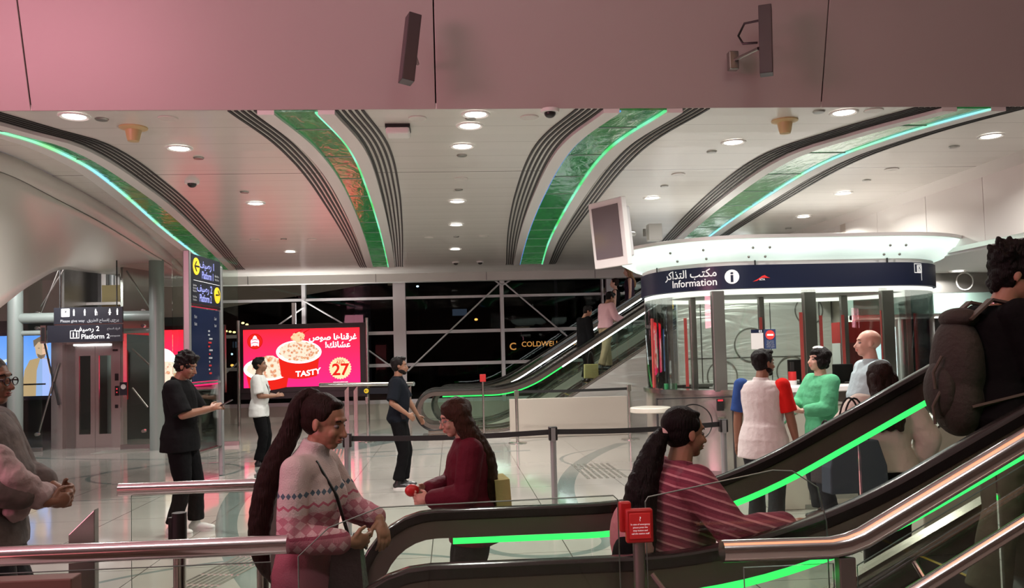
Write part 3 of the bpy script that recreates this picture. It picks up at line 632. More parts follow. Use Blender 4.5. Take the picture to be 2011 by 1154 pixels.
# glass screens around the near escalator entrance
def screen(poly, y, lab):
    o = MB().prism(poly, y-.006, y+.006).build('glass_screen', M['glass'], smooth=False); tag(o, lab, 'glass screen', 'clear glass screens by the near escalator')
    MB().tube([(a, y, b) for a, b in poly], .0024, 5, closed=True).build('edge', MATS['glass_edge'], o)
    MB().box((poly[0][0]+.02, y-.03, 0), (poly[1][0]-.02, y+.03, .1)).build('floor_channel', M['steeldk'], o, smooth=False); return o
screen([(-.52, .05), (.555, .05), (.555, 1.185), (.54, 1.2), (-.25, 1.19), (-.42, 1.13), (-.52, 1.04)], 2.86, 'clear glass screen in front of the pink sweater, left of the red sign')
screen([(.65, .05), (1.285, .05), (1.285, 1.08), (1.26, 1.2), (1.17, 1.26), (1.1, 1.265), (.66, 1.19), (.65, 1.175)], 2.86, 'clear glass screen with rounded corner right of the red sign')
# red emergency sign on a post
t = empty('emergency_sign', (.605, 2.78, 0), label='small red sign box with white lettering on a steel post by the escalator entrance', cat='sign')
MB().cone((0, 0, 0), (0, 0, 1.08), .02).build('post', M['steeldk'], t)
MB().box((-.045, -.03, 1.06), (.045, .0, 1.17)).build('sign_box', M['red'], t, bevel=.006)
MB().box((-.06, 0, 1.09), (-.02, .03, 1.19)).build('back_box', M['red'], t, bevel=.006)
MB().box((-.035, -.033, 1.075), (.035, -.03, 1.158)).build('sign_face', mat('sign_red_face', (.62, .03, .03), .3, emit=.12, bump=.01), t, bevel=.002)
for i, (s_, z) in enumerate((('?', 1.133), ('In case of emergency', 1.12), ('please press the', 1.11), ('stop button and', 1.10), ('call the station staff', 1.09))):
    text('lettering', s_, .02 if i == 0 else .0075, M['letter'], flat((0, -.0345, z), (1, 0, 0), (0, 0, 1), 0), t, 'CENTER')
MB().tube([(.04, 0, .95), (.075, -.03, .9)], .01, 8).build('bracket', M['steeldk'], t)
o = MB().box((-1.75, 2.55, 0), (-1.11, 2.62, 1.075)).build('display_board', M['brown'], smooth=False, bevel=.004); tag(o, 'brown board edge at the bottom left corner in front of the rail', 'board')
# ------------------------------------------------------------------ queue barriers
def stanchion(x, y, h, lab, m='postgrey', grp='queue barrier posts', r=.03):
    t = empty('queue_barrier_post', (x, y, 0), label=lab, cat='barrier post', group=grp)
    MB().cone((0, 0, .02), (0, 0, h-.02), r).build('pole', M[m], t)
    MB().box((-r-.012, -r-.004, h-.13), (r+.012, r+.004, h)).build('belt_head', M['black'] if m == 'postgrey' else M[m], t, bevel=.006)
    MB().box((-r*.7, -r-.008, h-.14), (r*.7, -r-.003, h-.01)).build('front_plate', M[m], t, smooth=False)
    mb = MB(); mb.rings([[Vector((q*math.cos(a*PI/16), q*math.sin(a*PI/16), z)) for a in range(32)] for q, z in ((.175, 0), (.175, .012), (.16, .02), (.04, .03))]); mb.build('base', M[m], t); return t
def belt(a, b, z, lab, sag=.02, h=.05):
    a, b = Vector(a), Vector(b); n = 16
    pts = [a.lerp(b, i/n)+Vector((0, 0, z-sag*math.sin(PI*i/n))) for i in range(n+1)]
    o = MB().tube(pts, .01, prof=[(-.002, -h/2), (-.002, h/2), (.002, h/2), (.002, -h/2)]).build('barrier_belt', M['belt'], smooth=False); tag(o, lab, 'barrier belt', 'black queue barrier belts')
SA, SB, SC = (-1.0, 8.1), (.96, 8.1), (2.72, 8.35)
stanchion(*SA, .98, 'grey queue barrier post just right of the woman in pink'); stanchion(*SB, .98, 'grey queue barrier post standing alone in the middle of the hall floor'); stanchion(*SC, .98, 'grey queue barrier post hidden behind the man in the white polo shirt')
belt((SA[0]+.04, SA[1], 0), (SB[0]-.04, SB[1], 0), .93, 'black barrier belt passing behind the man in the dark polo and the maroon jacket'); belt((SB[0]+.04, SB[1], 0), (SC[0]-.04, SC[1], 0), .93, 'black barrier belt from the middle post to the white polo man')
FA, FB = (1.22, 16.0), (3.39, 16.0)
stanchion(*FA, 1.0, 'steel queue post at the left end of the belt before the far escalator', 'steel', 'steel queue posts by the far escalator'); stanchion(*FB, 1.05, 'steel queue post beside the booth counter at the far belt', 'steel', 'steel queue posts by the far escalator')
belt((FA[0]+.04, FA[1], 0), (FB[0]-.04, FB[1], 0), .97, 'black barrier belt in front of the low beige wall', .01)
# small glass fence beyond the advert, with exit markers
t, inv = railing('glass_fence', [(-2.85, 18.5, 1.13), (-.78, 17.5, 1.13)], .045, 'low glass fence with a flat steel rail, in front of the far escalator newel', pane=None, m='steel')
def obl(a, b, z0, z1, name, m, th=.006):
    a, b = Vector(a), Vector(b); mb = MB(); d = (b-a).normalized(); n = Vector((-d.y, d.x, 0))*th
    mb.rings([[p-n+Vector((0, 0, z0)), p+n+Vector((0, 0, z0)), p+n+Vector((0, 0, z1)), p-n+Vector((0, 0, z1))] for p in (a, b)])
    o = mb.build(name, m, t, smooth=False); o.matrix_parent_inverse = inv
obl((-2.1, 18.13, 0), (-.85, 17.53, 0), .1, 1.08, 'glass_panel', M['glassg'])
for q in (0., .14, .95):
    p = Vector((-2.25, 18.2, 0)).lerp(Vector((-.82, 17.52, 0)), q)
    o = MB().prism([(p.x-.035, 0), (p.x+.05, 0), (p.x+.05, 1.1), (p.x-.035, 1.0)], p.y-.02, p.y+.02).build('post', M['steel'], t, smooth=False); o.matrix_parent_inverse = inv
obl((-1.95, 18.04, 0), (-1.2, 17.69, 0), .93, 1.06, 'sign_plate', M['signdk'], .012)
p = Vector((-1.8, 17.93, .995)); o = MB().cone(p, p+Vector((0, -.02, 0)), .05).build('arrow_disc', M['yellow'], t); o.matrix_parent_inverse = inv
text('lettering', '←', .08, M['black'], flat(p+Vector((-.04, -.025, -.025)), (1, 0, 0), (0, 0, 1), 0), t).matrix_parent_inverse = inv
stanchion(-1.72, 17.2, .9, 'slim steel post with pale base behind the low glass fence', 'steel', 'slim posts at the escalator foot', .018)
# red knob stop button post on the far escalator landing
t = empty('stop_button_post', (.62, 16.9, 0), label='thin post with a red stop sign above the far escalator landing', cat='post')
MB().cone((0, 0, 0), (0, 0, 1.15), .02).build('post', M['steel'], t); MB().box((-.06, -.03, 1.15), (.06, .03, 1.30)).build('sign', M['red'], t, bevel=.005)
# ------------------------------------------------------------------ tactile paving
def tactile(x0, y0, x1, y1, lab, ang=0., n=7, m='tactile', studs=False):
    o = empty('tactile_paving', ((x0+x1)/2, (y0+y1)/2, 0), ang, label=lab, cat='tactile paving', group='tactile paving strips')
    W, L = (x1-x0)/2, (y1-y0)/2; mb = MB()
    if studs:
        for i in range(int(2*W/.06)):
            for j in range(int(2*L/.06)): mb.cone((-W+.03+i*.06, -L+.03+j*.06, 0), (-W+.03+i*.06, -L+.03+j*.06, .006), .014, .010, 8)
    else:
        k = int(2*L/.30)
        for j in range(k):
            for i in range(n): mb.box((-W+(i+.25)*2*W/n, -L+j*.3+.01, 0), (-W+(i+.75)*2*W/n, -L+j*.3+.28, .006))
    mb.build('studs' if studs else 'bars', M[m], o, smooth=False)
tactile(-2.1, 10.3, -1.65, 16.1, 'long strip of raised bars leading to the advert screen, shining red', .10)
tactile(-1.95, 6.3, -1.6, 8.3, 'strip of raised bars crossing the teal arc behind the left rails', -.25)
tactile(1.75, 11.2, 2.35, 12.9, 'strip of raised bars in front of the booth', .0)
tactile(-6.9, 16.6, -6.0, 17.3, 'patch of raised studs before the lift doors', .0, studs=True)
for i in range(12):
    x = -4.6+i*.5
    o = MB().box((x, 14.45+.02*i, 0), (x+.44, 14.58+.02*i, .002)).build('floor_inlay', M['inlay'], smooth=False) if i == 0 else None
    if i == 0: fi = o; struct(o)
    else: o = fi.copy(); COL.objects.link(o); o.location = (i*.5, .02*i, 0)
# ------------------------------------------------------------------ advert screen
SX0, SX1, SZ0, SZ1, SYY = -5.43, -2.41, .98, 2.50, 22.5
def grad_emit(name, c1, c2, k, sc=1., axis=2, lo=0., hi=1.):
    m = bpy.data.materials.new(name); m.use_nodes = True; nt = m.node_tree; nt.nodes.remove(nt.nodes['Principled BSDF'])
    tc = nt.nodes.new('ShaderNodeTexCoord'); sp = nt.nodes.new('ShaderNodeSeparateXYZ'); nt.links.new(tc.outputs['Object'], sp.inputs[0])
    mr = nt.nodes.new('ShaderNodeMapRange'); mr.inputs[1].default_value = lo; mr.inputs[2].default_value = hi; nt.links.new(sp.outputs[axis], mr.inputs[0])
    mx = nt.nodes.new('ShaderNodeMix'); mx.data_type = 'RGBA'; mx.inputs[6].default_value = (*c1, 1); mx.inputs[7].default_value = (*c2, 1); nt.links.new(mr.outputs[0], mx.inputs[0])
    e = nt.nodes.new('ShaderNodeEmission'); e.inputs[1].default_value = k; nt.links.new(mx.outputs[2], e.inputs[0]); nt.links.new(e.outputs[0], nt.nodes['Material Output'].inputs[0]); MATS[name] = m; return m
def food_mat(name, cols, scale, k=1.):
    m = bpy.data.materials.new(name); m.use_nodes = True; nt = m.node_tree; nt.nodes.remove(nt.nodes['Principled BSDF'])
    tc = nt.nodes.new('ShaderNodeTexCoord'); v = nt.nodes.new('ShaderNodeTexVoronoi'); v.inputs['Scale'].default_value = scale; nt.links.new(tc.outputs['Object'], v.inputs['Vector'])
    n = nt.nodes.new('ShaderNodeTexNoise'); n.inputs['Scale'].default_value = scale*1.6; n.inputs['Detail'].default_value = 5; nt.links.new(tc.outputs['Object'], n.inputs['Vector'])
    a = nt.nodes.new('ShaderNodeMath'); a.operation = 'ADD'; nt.links.new(v.outputs['Distance'], a.inputs[0]); nt.links.new(n.outputs['Fac'], a.inputs[1])
    cr = nt.nodes.new('ShaderNodeValToRGB'); el = cr.color_ramp.elements; el[0].position = .45; el[1].position = 1.1 if False else 1.
    el[0].color = (*cols[0], 1); el[1].color = (*cols[-1], 1)
    for i, c in enumerate(cols[1:-1]): q = el.new(.5+.4*(i+1)/len(cols)); q.color = (*c, 1)
    nt.links.new(a.outputs[0], cr.inputs[0]); e = nt.nodes.new('ShaderNodeEmission'); e.inputs[1].default_value = k; nt.links.new(cr.outputs[0], e.inputs[0]); nt.links.new(e.outputs[0], nt.nodes['Material Output'].inputs[0]); MATS[name] = m; return m
scr = empty('advert_screen', ((SX0+SX1)/2, SYY, 0), label='large lit red advert screen showing two food bowls and a price of 27', cat='advert screen')
inv = Matrix.Translation((-(SX0+SX1)/2, -SYY, 0))
def sp(o): o.parent = scr; o.matrix_parent_inverse = inv; return o
fm = mat('screen_frame', (.02, .012, .014), .4, bump=.03)
sp(MB().box((SX0-.12, SYY, SZ0-.14), (SX1+.2, SYY+.14, SZ1+.13)).build('screen_frame', fm, smooth=False, bevel=.01))
RED = (.86, .012, .035)
sp(MB().box((SX0, SYY-.012, SZ0), (SX1, SYY, SZ1)).build('display', grad_emit('advert_red', (.80, .015, .13), (.88, .015, .025), 2.0, lo=SZ0, hi=SZ1), smooth=False))
for x in (SX0-.13, SX1+.19): sp(MB().cone((x, SYY+.02, 0), (x, SYY+.02, SZ1+.25), .045).build('post', M['steel']))
sp(MB().box((-4.2, SYY+.16, 0), (-4.1, SYY+.25, 3.2)).build('rear_post', M['alu'], smooth=False))
sp(MB().box((SX0-.1, SYY+.02, SZ0-.3), (SX1+.15, SYY+.1, SZ0-.14)).build('lower_beam', fm, smooth=False))
W_, H_ = SX1-SX0, SZ1-SZ0
# frame coordinates u, v in 0..1 from the lower left; d: layer
def S2(u, v, d=1): return Vector((SX0+u*W_, SYY-.012-.003*d, SZ0+v*H_))
def shape(name, pts, m, d):
    mb = MB(); vs = [mb.bm.verts.new(S2(u, v, d)) for u, v in pts]; mb.bm.faces.new(vs); return sp(mb.build(name, m, smooth=False))
def ell(cu, cv, ru, rv, n=40, rot=0., wob=0., a0=0, a1=2*PI, seed=1):
    rn = random.Random(seed); out = []
    for i in range(n):
        a = a0+(a1-a0)*i/n; k = 1+rn.uniform(-wob, wob); x, y = ru*W_*math.cos(a)*k, rv*H_*math.sin(a)*k
        out.append((cu+(x*math.cos(rot)-y*math.sin(rot))/W_, cv+(x*math.sin(rot)+y*math.cos(rot))/H_))
    return out
eW = emis('screen_white', (1, .96, .93), 1.6); eR = emis('screen_dark_red', (.62, .008, .008), 1.1); eR2 = emis('screen_bowl_red', (.80, .02, .012), 1.1)
eC = emis('screen_cream', (1, .78, .42), 1.1)
def bowl(cu, cv, ru, rv, dn, seed, d, rot=0.):
    shape('bowl_side', [(cu-ru*.93, cv)]+[(cu-ru*.78+ru*1.56*i/10, cv-dn-.045*math.sin(PI*i/10)) for i in range(11)]+[(cu+ru*.93, cv)], eR2, d)
    shape('bowl_rim', ell(cu, cv, ru, rv, 48, rot), eW, d+1)
    shape('bowl_food', ell(cu, cv+.01, ru*.86, rv*.84, 48, rot, .06, seed=seed), food_mat('food%d' % seed, ((.55, .06, .03), (.85, .25, .08), (1, .70, .36), (.75, .22, .10), (1., .85, .65)), 6+seed), d+2)
bowl(.205, .32, .205, .20, .32, 2, 1, .0)
shape('bowl_food_top', ell(.21, .42, .13, .12, 30, 0, .12, seed=4), MATS['food2'], 5)
bowl(.475, .60, .195, .20, .42, 6, 6, -.02)
shape('chicken_piece', ell(.47, .86, .062, .085, 26, .2, .14, seed=9), food_mat('chicken', ((.55, .05, .02), (.9, .25, .1), (1, .7, .4)), 14), 10)
for k in (0, .07): shape('chopstick', [(.44+k, .93), (.51+k*.8, .99), (.518+k*.8, .985), (.45+k, .92)], eR, 11)
shape('logo_ring', ell(.10, .80, .066, .135), eR, 2); shape('logo_disc', ell(.10, .80, .060, .122), eR2, 3)
eLv = emis('screen_lilac', (.9, .80, 1.), 1.2)
shape('logo_mark', [(.068, .71), (.085, .73), (.10, .72), (.115, .73), (.133, .71), (.136, .80), (.13, .83), (.12, .84), (.115, .88), (.10, .905), (.086, .88), (.08, .84), (.068, .83), (.063, .80)], eLv, 4)
shape('logo_line', [(.07, .775), (.10, .79), (.13, .775), (.13, .765), (.10, .778), (.07, .765)], eR2, 5); shape('logo_line', [(.075, .825), (.10, .84), (.125, .825), (.125, .816), (.10, .828), (.075, .816)], eR2, 5)
n_ = 26; star = []
for i in range(n_*2): a = PI*i/n_; k = 1. if i % 2 else .90; star.append((.828+.099*k*math.cos(a), .30+.197*k*math.sin(a)))
shape('price_badge', star, eC, 2)
fl_ = lambda u, v, d: flat(S2(u, v, d), (1, 0, 0), (0, 0, 1), 0)
sp(text('price', '27', .42, eR2, fl_(.83, .185, 4), None, 'CENTER', 1.05, .025)); sp(text('price', 'AED', .12, MATS['screen_bowl_red'], fl_(.83, .37, 4), None, 'CENTER'))
sp(text('price', 'Only for', .055, eR2, fl_(.83, .43, 4), None, 'CENTER'))
sp(text('headline', ar('غرقناها صوص'), .215, eW, fl_(.975, .80, 4), None, 'RIGHT', 1.0, .03)); sp(text('headline', '!'+ar('عشانك'), .215, eW, fl_(.92, .665, 4), None, 'RIGHT', 1.0, .03))
sp(text('bowl_lettering', 'TASTY', .20, eW, lambda u, v: S2(.445+u/W_, .175+(v+.35*u*u*.55)/H_, 10), None, 'LEFT', 1.1, .03)); sp(text('small_print', 'terms and conditions apply', .035, eW, fl_(.83, .055, 4), None, 'CENTER'))
# ------------------------------------------------------------------ grey green frame, glass and screens around the lift
def column(x, y, r, lab):
    o = MB().cone((0, 0, 0), (0, 0, CZ+1.5), r, n=28).build('steel_column', M['colgreen']); o.location = (x, y, 0); tag(o, lab, 'column', 'grey green steel columns by the lift'); return o
column(-8.45, 17.0, .14, 'grey green round column left of the lift'); column(-5.77, 17.0, .14, 'grey green round column right of the lift, beside the black shirt'); column(-7.6, 19.6, .14, 'grey green column high behind the lift signs')
for z, r, lab in ((2.63, .10, 'thick horizontal grey green pipe between the columns'), (2.34, .05, 'thin horizontal pipe under the thick one')):
    tag(MB().cone((-8.35, 17.0, z), (-5.87, 17.0, z), r, n=20).build('cross_pipe', M['colgreen']), lab, 'beam')
lg = empty('glass_facade', (-7, 17.4, 0), label='glass wall with bolted fittings and crossing tie rods around the lift', cat='glass wall'); inv = Matrix.Translation((7, -17.4, 0))
def lp_(o): o.parent = lg; o.matrix_parent_inverse = inv; return o
for a, b in ((-10.5, -8.66), (-8.62, -8.14), (-6.62, -5.95), (-5.60, -4.3)):
    lp_(MB().box((a, 17.4, .08), (b, 17.42, 3.8)).build('glass_pane', M['glassg'], smooth=False)); lp_(MB().box((a, 17.38, 0), (b, 17.44, .08)).build('floor_channel', M['steeldk'], smooth=False))
for x in (-8.63, -6.15, -5.85, -8.2):
    for z in (.35, 2.45, 2.75): lp_(MB().cone((x, 17.30, z), (x, 17.4, z), .035).build('bolt_fitting', M['steel']))
for a, b in (((-8.3, 2.5), (-7.95, .9)), ((-7.95, 1.75), (-8.35, .3)), ((-6.6, 3.6), (-6.1, 2.75)), ((-8.3, 2.75), (-7.85, 3.9)), ((-6.5, 2.0), (-6.15, 1.65)), ((-6.5, 1.2), (-6.2, .8)), ((-7.7, 3.9), (-8.3, 2.9))):
    lp_(MB().cone((a[0], 17.7, a[1]), (b[0], 17.7, b[1]), .018).build('tie_rod', M['dark'] if a[0] < -8.2 and a[1] == 2.5 else M['steeldk']))
lp_(MB().box((-8.6, 17.45, 1.32), (-8.1, 17.48, 1.35)).build('rail', M['dark'], smooth=False))
bl = empty('advert_screen', (-10, 20.5, 0), label='lit blue advert screen with a man in a brown coat, left of the lift', cat='advert screen'); inv2 = Matrix.Translation((10, -20.5, 0))
def bp_(mb, n, m): o = mb.build(n, m, bl, smooth=False); o.matrix_parent_inverse = inv2; return o
bp_(MB().box((-10.8, 20.5, 1.0), (-9.38, 20.6, 2.42)), 'display', grad_emit('blue_ad', (.30, .50, 1.), (.12, .30, .85), 1.35, lo=1., hi=2.4))
bp_(MB().box((-10.9, 20.6, .9), (-9.3, 20.7, 2.5)), 'frame', M['black'])
def bshape(n, pts, m, d): mb = MB(); mb.bm.faces.new([mb.bm.verts.new(Vector((x, 20.5-.003*d, z))) for x, z in pts]); return bp_(mb, n, m)
bshape('coat', [(-10.05, 1.0), (-9.98, 1.6), (-9.86, 1.84), (-9.62, 1.9), (-9.40, 1.86), (-9.39, 1.0)], emis('ad_tan', (.62, .40, .22), 1.), 1)
bshape('shirt', [(-9.72, 1.0), (-9.70, 1.6), (-9.62, 1.88), (-9.47, 1.86), (-9.40, 1.5), (-9.40, 1.0)], emis('ad_shirt', (.38, .52, .95), 1.), 2)
bshape('neck_and_face', [(-9.60+.15*math.cos(a*PI/12)*(1 if a < 12 else .85), 2.08+.22*math.sin(a*PI/12)) for a in range(24)], emis('ad_face', (.80, .52, .36), 1.), 3)
bshape('hair', [(-9.76, 2.14), (-9.78, 2.30), (-9.62, 2.39), (-9.46, 2.38), (-9.44, 2.2), (-9.5, 2.26), (-9.66, 2.26)], emis('ad_hair', (.25, .17, .12), 1.), 4)
for x in (-9.65, -9.53): bshape('eye', [(x-.03, 2.115), (x, 2.125), (x+.03, 2.115), (x, 2.105)], MATS['ad_hair'], 4)
bshape('beard', [(-9.69, 1.99), (-9.60, 1.95), (-9.5, 1.98), (-9.52, 1.9), (-9.60, 1.86), (-9.67, 1.9)], MATS['ad_hair'], 4)
bshape('swirl', [(-10.7, 1.7), (-10.1, 1.9), (-10.1, 1.95), (-10.7, 1.8)], emis('ad_white', (.9, .95, 1), 1.), 1)
for x in (-10.85, -9.35): bp_(MB().box((x-.03, 20.55, 0), (x+.03, 20.6, .95)), 'post', M['steeldk'])
rd = empty('advert_screen', (-6.4, 20.5, 0), label='red advert screen half hidden by the black-shirted man, behind the right column', cat='advert screen'); inv3 = Matrix.Translation((6.4, -20.5, 0))
def rp_(mb, n, m): o = mb.build(n, m, rd, smooth=False); o.matrix_parent_inverse = inv3; return o
rp_(MB().box((-7.5, 20.5, 1.05), (-5.5, 20.56, 2.47)), 'display', MATS['advert_red']); rp_(MB().box((-7.6, 20.56, .95), (-5.4, 20.7, 2.57)), 'frame', M['black'])
def rshape(n, pts, m, d): mb = MB(); mb.bm.faces.new([mb.bm.verts.new(Vector((x, 20.5-.003*d, z))) for x, z in pts]); return rp_(mb, n, m)
rshape('bowl_rim', [(-6.85+.34*math.cos(a*PI/14), 1.72+.32*math.sin(a*PI/14)) for a in range(28)], eW, 1); rshape('bowl_food', [(-6.72+.34*math.cos(a*PI/14), 1.40+.33*math.sin(a*PI/14)) for a in range(28)], MATS['food2'], 2)
for x in (-7.5, -5.5): rp_(MB().box((x-.04, 20.6, 0), (x+.04, 20.66, 1.0)), 'post', M['steeldk'])
struct(MB().box((-12.9, 22.9, 0), (-6.5, 23.1, 2.9)).build('wall_lift_hall', mat('dim_green_wall', (.06, .075, .07), .6, bump=.05), smooth=False))
struct(MB().box((-12.9, 22.95, 2.9), (-6.5, 23.1, 5.2)).build('wall_lift_hall_upper', M['beige'], smooth=False))
# lift
lf = empty('lift', (-7.4, 17.8, 0), label='steel lift with two narrow glass panes in its double door, between the grey green columns', cat='lift'); inv = Matrix.Translation((7.4, -17.8, 0))
def l_(mb, n, m, par=None, **k): o = mb.build(n, m, par or lf, **k); o.matrix_parent_inverse = inv if par is None else Matrix(); return o
dst = mat('lift_steel', (.60, .54, .52), .26, .85, bump=.03, bscale=20, bstretch=(1, 1, 20))
l_(MB().box((-8.12, 17.75, 0), (-7.90, 17.95, 2.32)), 'frame_post', dst, smooth=False); l_(MB().box((-6.92, 17.75, 0), (-6.70, 17.95, 2.32)), 'frame_post', dst, smooth=False)
l_(MB().box((-7.90, 17.85, 2.12), (-6.92, 17.95, 2.32)), 'header', dst, smooth=False); l_(MB().box((-7.72, 17.84, 2.09), (-7.0, 17.86, 2.12)), 'header_light', M['whiteled'], smooth=False)
l_(MB().box((-7.90, 17.9, 0), (-7.72, 18.05, 2.12)), 'side_jamb', M['steeldk'], smooth=False)
for a, b in ((-7.72, -7.33), (-7.325, -6.92)):
    mb = MB(); wx0, wx1 = a+.07, b-.09
    mb.box((a, 17.93, 0), (wx0, 17.98, 2.12)); mb.box((wx1, 17.93, 0), (b, 17.98, 2.12)); mb.box((wx0, 17.93, 0), (wx1, 17.98, .27)); mb.box((wx0, 17.93, 1.88), (wx1, 17.98, 2.12)); d = l_(mb, 'door', dst, smooth=False)
    o = MB().box((wx0, 17.945, .27), (wx1, 17.955, 1.88)).build('door_glass', M['glassg'], d, smooth=False)
l_(MB().box((-8.0, 19.6, 0), (-6.8, 19.7, 3.9)), 'shaft_back', mat('shaft_dark', (.06, .06, .055), .5, bump=.05), smooth=False)
l_(MB().box((-7.45, 19.4, .9), (-7.25, 19.5, 2.0)), 'car_panel', M['red'], smooth=False)
for x in (-8.0, -6.82): l_(MB().box((x, 17.95, 2.32), (x+.05, 19.6, 3.95)), 'shaft_frame', M['steeldk'], smooth=False)
for x in (-7.75, -7.45, -7.15): l_(MB().box((x, 19.3, 2.5), (x+.1, 19.45, 3.9)), 'shaft_rail', M['steeldk'], smooth=False)
l_(MB().box((-7.7, 19.2, 2.95), (-7.1, 19.35, 3.45)), 'lift_machine', mat('machine_yellow', (.22, .18, .06), .5, bump=.1), smooth=False)
l_(MB().box((-8.0, 19.0, 3.0), (-6.8, 19.1, 3.06)), 'shaft_beam', M['steeldk'], smooth=False); l_(MB().box((-7.4, 18.6, 2.9), (-7.2, 18.8, 2.93)), 'shaft_lamp', M['lamp'], smooth=False)
cp_ = l_(MB().box((-6.86, 17.735, 1.05), (-6.78, 17.75, 1.25)), 'call_panel', M['black'], smooth=False); MB().cone((-6.82, 17.73, 1.19), (-6.82, 17.735, 1.19), .015).build('button', M['redlit'], cp_); MB().cone((-6.82, 17.73, 1.12), (-6.82, 17.735, 1.12), .012).build('button', M['redlit'], cp_)
l_(MB().box((-6.86, 17.735, 1.36), (-6.79, 17.75, 1.5)), 'indicator', M['black'], smooth=False); l_(MB().box((-6.9, 17.735, 1.96), (-6.80, 17.75, 2.0)), 'floor_plate', M['black'], smooth=False); l_(MB().box((-6.86, 17.735, .80), (-6.8, 17.75, .87)), 'lower_button', M['black'], smooth=False)
sg = empty('round_notice', (-6.55, 17.36, 1.2), label='small dark notice with a white disc on the glass right of the lift', cat='sign'); MB().box((-.07, 0, -.13), (.07, .015, .13)).build('plate', M['signdk'], sg, smooth=False); MB().cone((0, -.004, .04), (0, 0, .04), .05).build('disc', M['white'], sg)
# lift signs
t = empty('lift_sign', (-6.9, 16.5, 0), label='dark two-part sign above the lift reading Please give way and Platform 2', cat='sign'); inv = Matrix.Translation((6.9, -16.5, 0))
def g_(o): o.parent = t; o.matrix_parent_inverse = inv; return o
g_(MB().box((-7.5, 16.5, 2.48), (-6.24, 16.56, 2.79)).build('upper_board', M['signdk'], smooth=False)); g_(MB().box((-7.62, 16.5, 2.13), (-6.24, 16.56, 2.455)).build('lower_board', M['signdk'], smooth=False))
g_(MB().box((-7.74, 16.49, 2.12), (-7.64, 16.58, 2.46)).build('end_cap', M['steel'], smooth=False)); g_(MB().box((-7.72, 16.48, 2.16), (-7.66, 16.49, 2.42)).build('end_plate', M['black'], smooth=False))
g_(MB().box((-7.5, 16.52, 2.455), (-6.24, 16.54, 2.48)).build('bar', M['steel'], smooth=False))
for x in (-7.4, -6.35): g_(MB().cone((x, 16.53, 2.79), (x, 16.53, CZ), .012).build('hanger', M['dark']))
f_ = lambda x, z: flat((x, 16.497, z), (1, 0, 0), (0, 0, 1), 0)
for i, ch in enumerate('♿🚹🚺'): pass
g_(text('lettering', 'Please give way', .072, M['letterdim'], f_(-7.38, 2.51))); g_(text('lettering', ar('يرجى إفساح الطريق'), .075, M['letterdim'], f_(-6.3, 2.515), None, 'RIGHT'))
g_(text('lettering', ar('رصيف')+' 2', .13, M['letter'], f_(-6.66, 2.335), None, 'RIGHT')); g_(text('lettering', 'Platform 2', .125, M['letter'], f_(-7.0, 2.19)))
g_(text('lettering', ar('الرجاء السماح'), .045, M['letterdim'], f_(-6.28, 2.36), None, 'RIGHT')); g_(text('lettering', 'Centrepoint', .045, M['letterdim'], f_(-6.28, 2.22), None, 'RIGHT'))
def person_icon(x, z, h, m, par_fn, y, kind=0):
    mb = MB(); mb.cone((x, y, z+h*.88), (x, y-.004, z+h*.88), h*.09, n=12); mb.box((x-h*.12, y-.004, z+h*.38), (x+h*.12, y, z+h*.76)); mb.box((x-h*.10, y-.004, z), (x-h*.015, y, z+h*.4)); mb.box((x+h*.015, y-.004, z), (x+h*.10, y, z+h*.4))
    if kind == 1: mb.box((x+h*.12, y-.004, z+h*.45), (x+h*.22, y, z+h*.55)); mb.box((x+h*.22, y-.004, z), (x+h*.25, y, z+h*.5))
    if kind == 2: mb.box((x-h*.2, y-.004, z+h*.3), (x+h*.2, y, z+h*.42))
    return par_fn(mb.build('pictogram', m, smooth=False))
for i, (x, k) in enumerate(((-7.13, 0), (-6.93, 0), (-6.73, 1), (-6.47, 2), (-6.33, 0))): person_icon(x, 2.63, .13, M['letter'], g_, 16.499, k)
g_(text('pictogram', '♿', .15, M['letter'], f_(-7.38, 2.64)))
for a in ((-7.2, 2.2, -7.03, 2.215), (-7.2, 2.2, -7.19, 2.35), (-7.04, 2.2, -7.03, 2.35), (-7.2, 2.34, -7.03, 2.35)): g_(MB().box((a[0], 16.495, a[1]), (a[2], 16.5, a[3])).build('pictogram', M['letter'], smooth=False))
person_icon(-7.14, 2.225, .10, M['letter'], g_, 16.499); person_icon(-7.08, 2.225, .10, M['letter'], g_, 16.499)
# tall platform sign between two posts, seen along its length
PX0, PY0, PX1, PY1 = -3.55, 11.75, -3.46, 12.85
t = empty('platform_sign', (-3.5, 12.3, 0), label='tall dark sign between two steel posts, with yellow arrows to Platform 1 and Platform 2', cat='sign'); inv = Matrix.Translation((3.5, -12.3, 0))
for x, y, h, w_ in ((PX0-.02, PY0-.04, 3.22, .045), (PX1+.01, PY1+.05, 3.12, .035)): g_(MB().box((x-w_, y-.04, 0), (x+w_, y+.04, h)).build('post', M['postgrey'], smooth=False, bevel=.012))
dy = Vector((PX1-PX0, PY1-PY0, 0)); L_ = dy.length; dn = dy.normalized(); nn = Vector((dn.y, -dn.x, 0))
def pan(u0, u1, z0, z1, off, th, name, m):
    o0 = Vector((PX0, PY0, 0)); mb = MB(); q = lambda u, o: o0+dn*u+nn*o
    mb.rings([[q(u0, off)+Vector((0, 0, z)), q(u1, off)+Vector((0, 0, z)), q(u1, off-th)+Vector((0, 0, z)), q(u0, off-th)+Vector((0, 0, z))] for z in (z0, z1)]); return g_(mb.build(name, m, smooth=False))
pan(0, L_, 2.50, 3.18, .03, .06, 'header_panel', M['signdk']); pan(.02, L_-.02, 1.42, 2.44, .02, .04, 'map_panel', mat('map_navy', (.012, .018, .045), .15, emit=.12, bump=.02)); pan(.02, L_-.02, .45, 1.36, .01, .012, 'glass_panel', M['glassg'])
for z in (1.38, 2.46, .42): pan(0, L_, z, z+.03, .03, .06, 'crossbar', M['steel'])
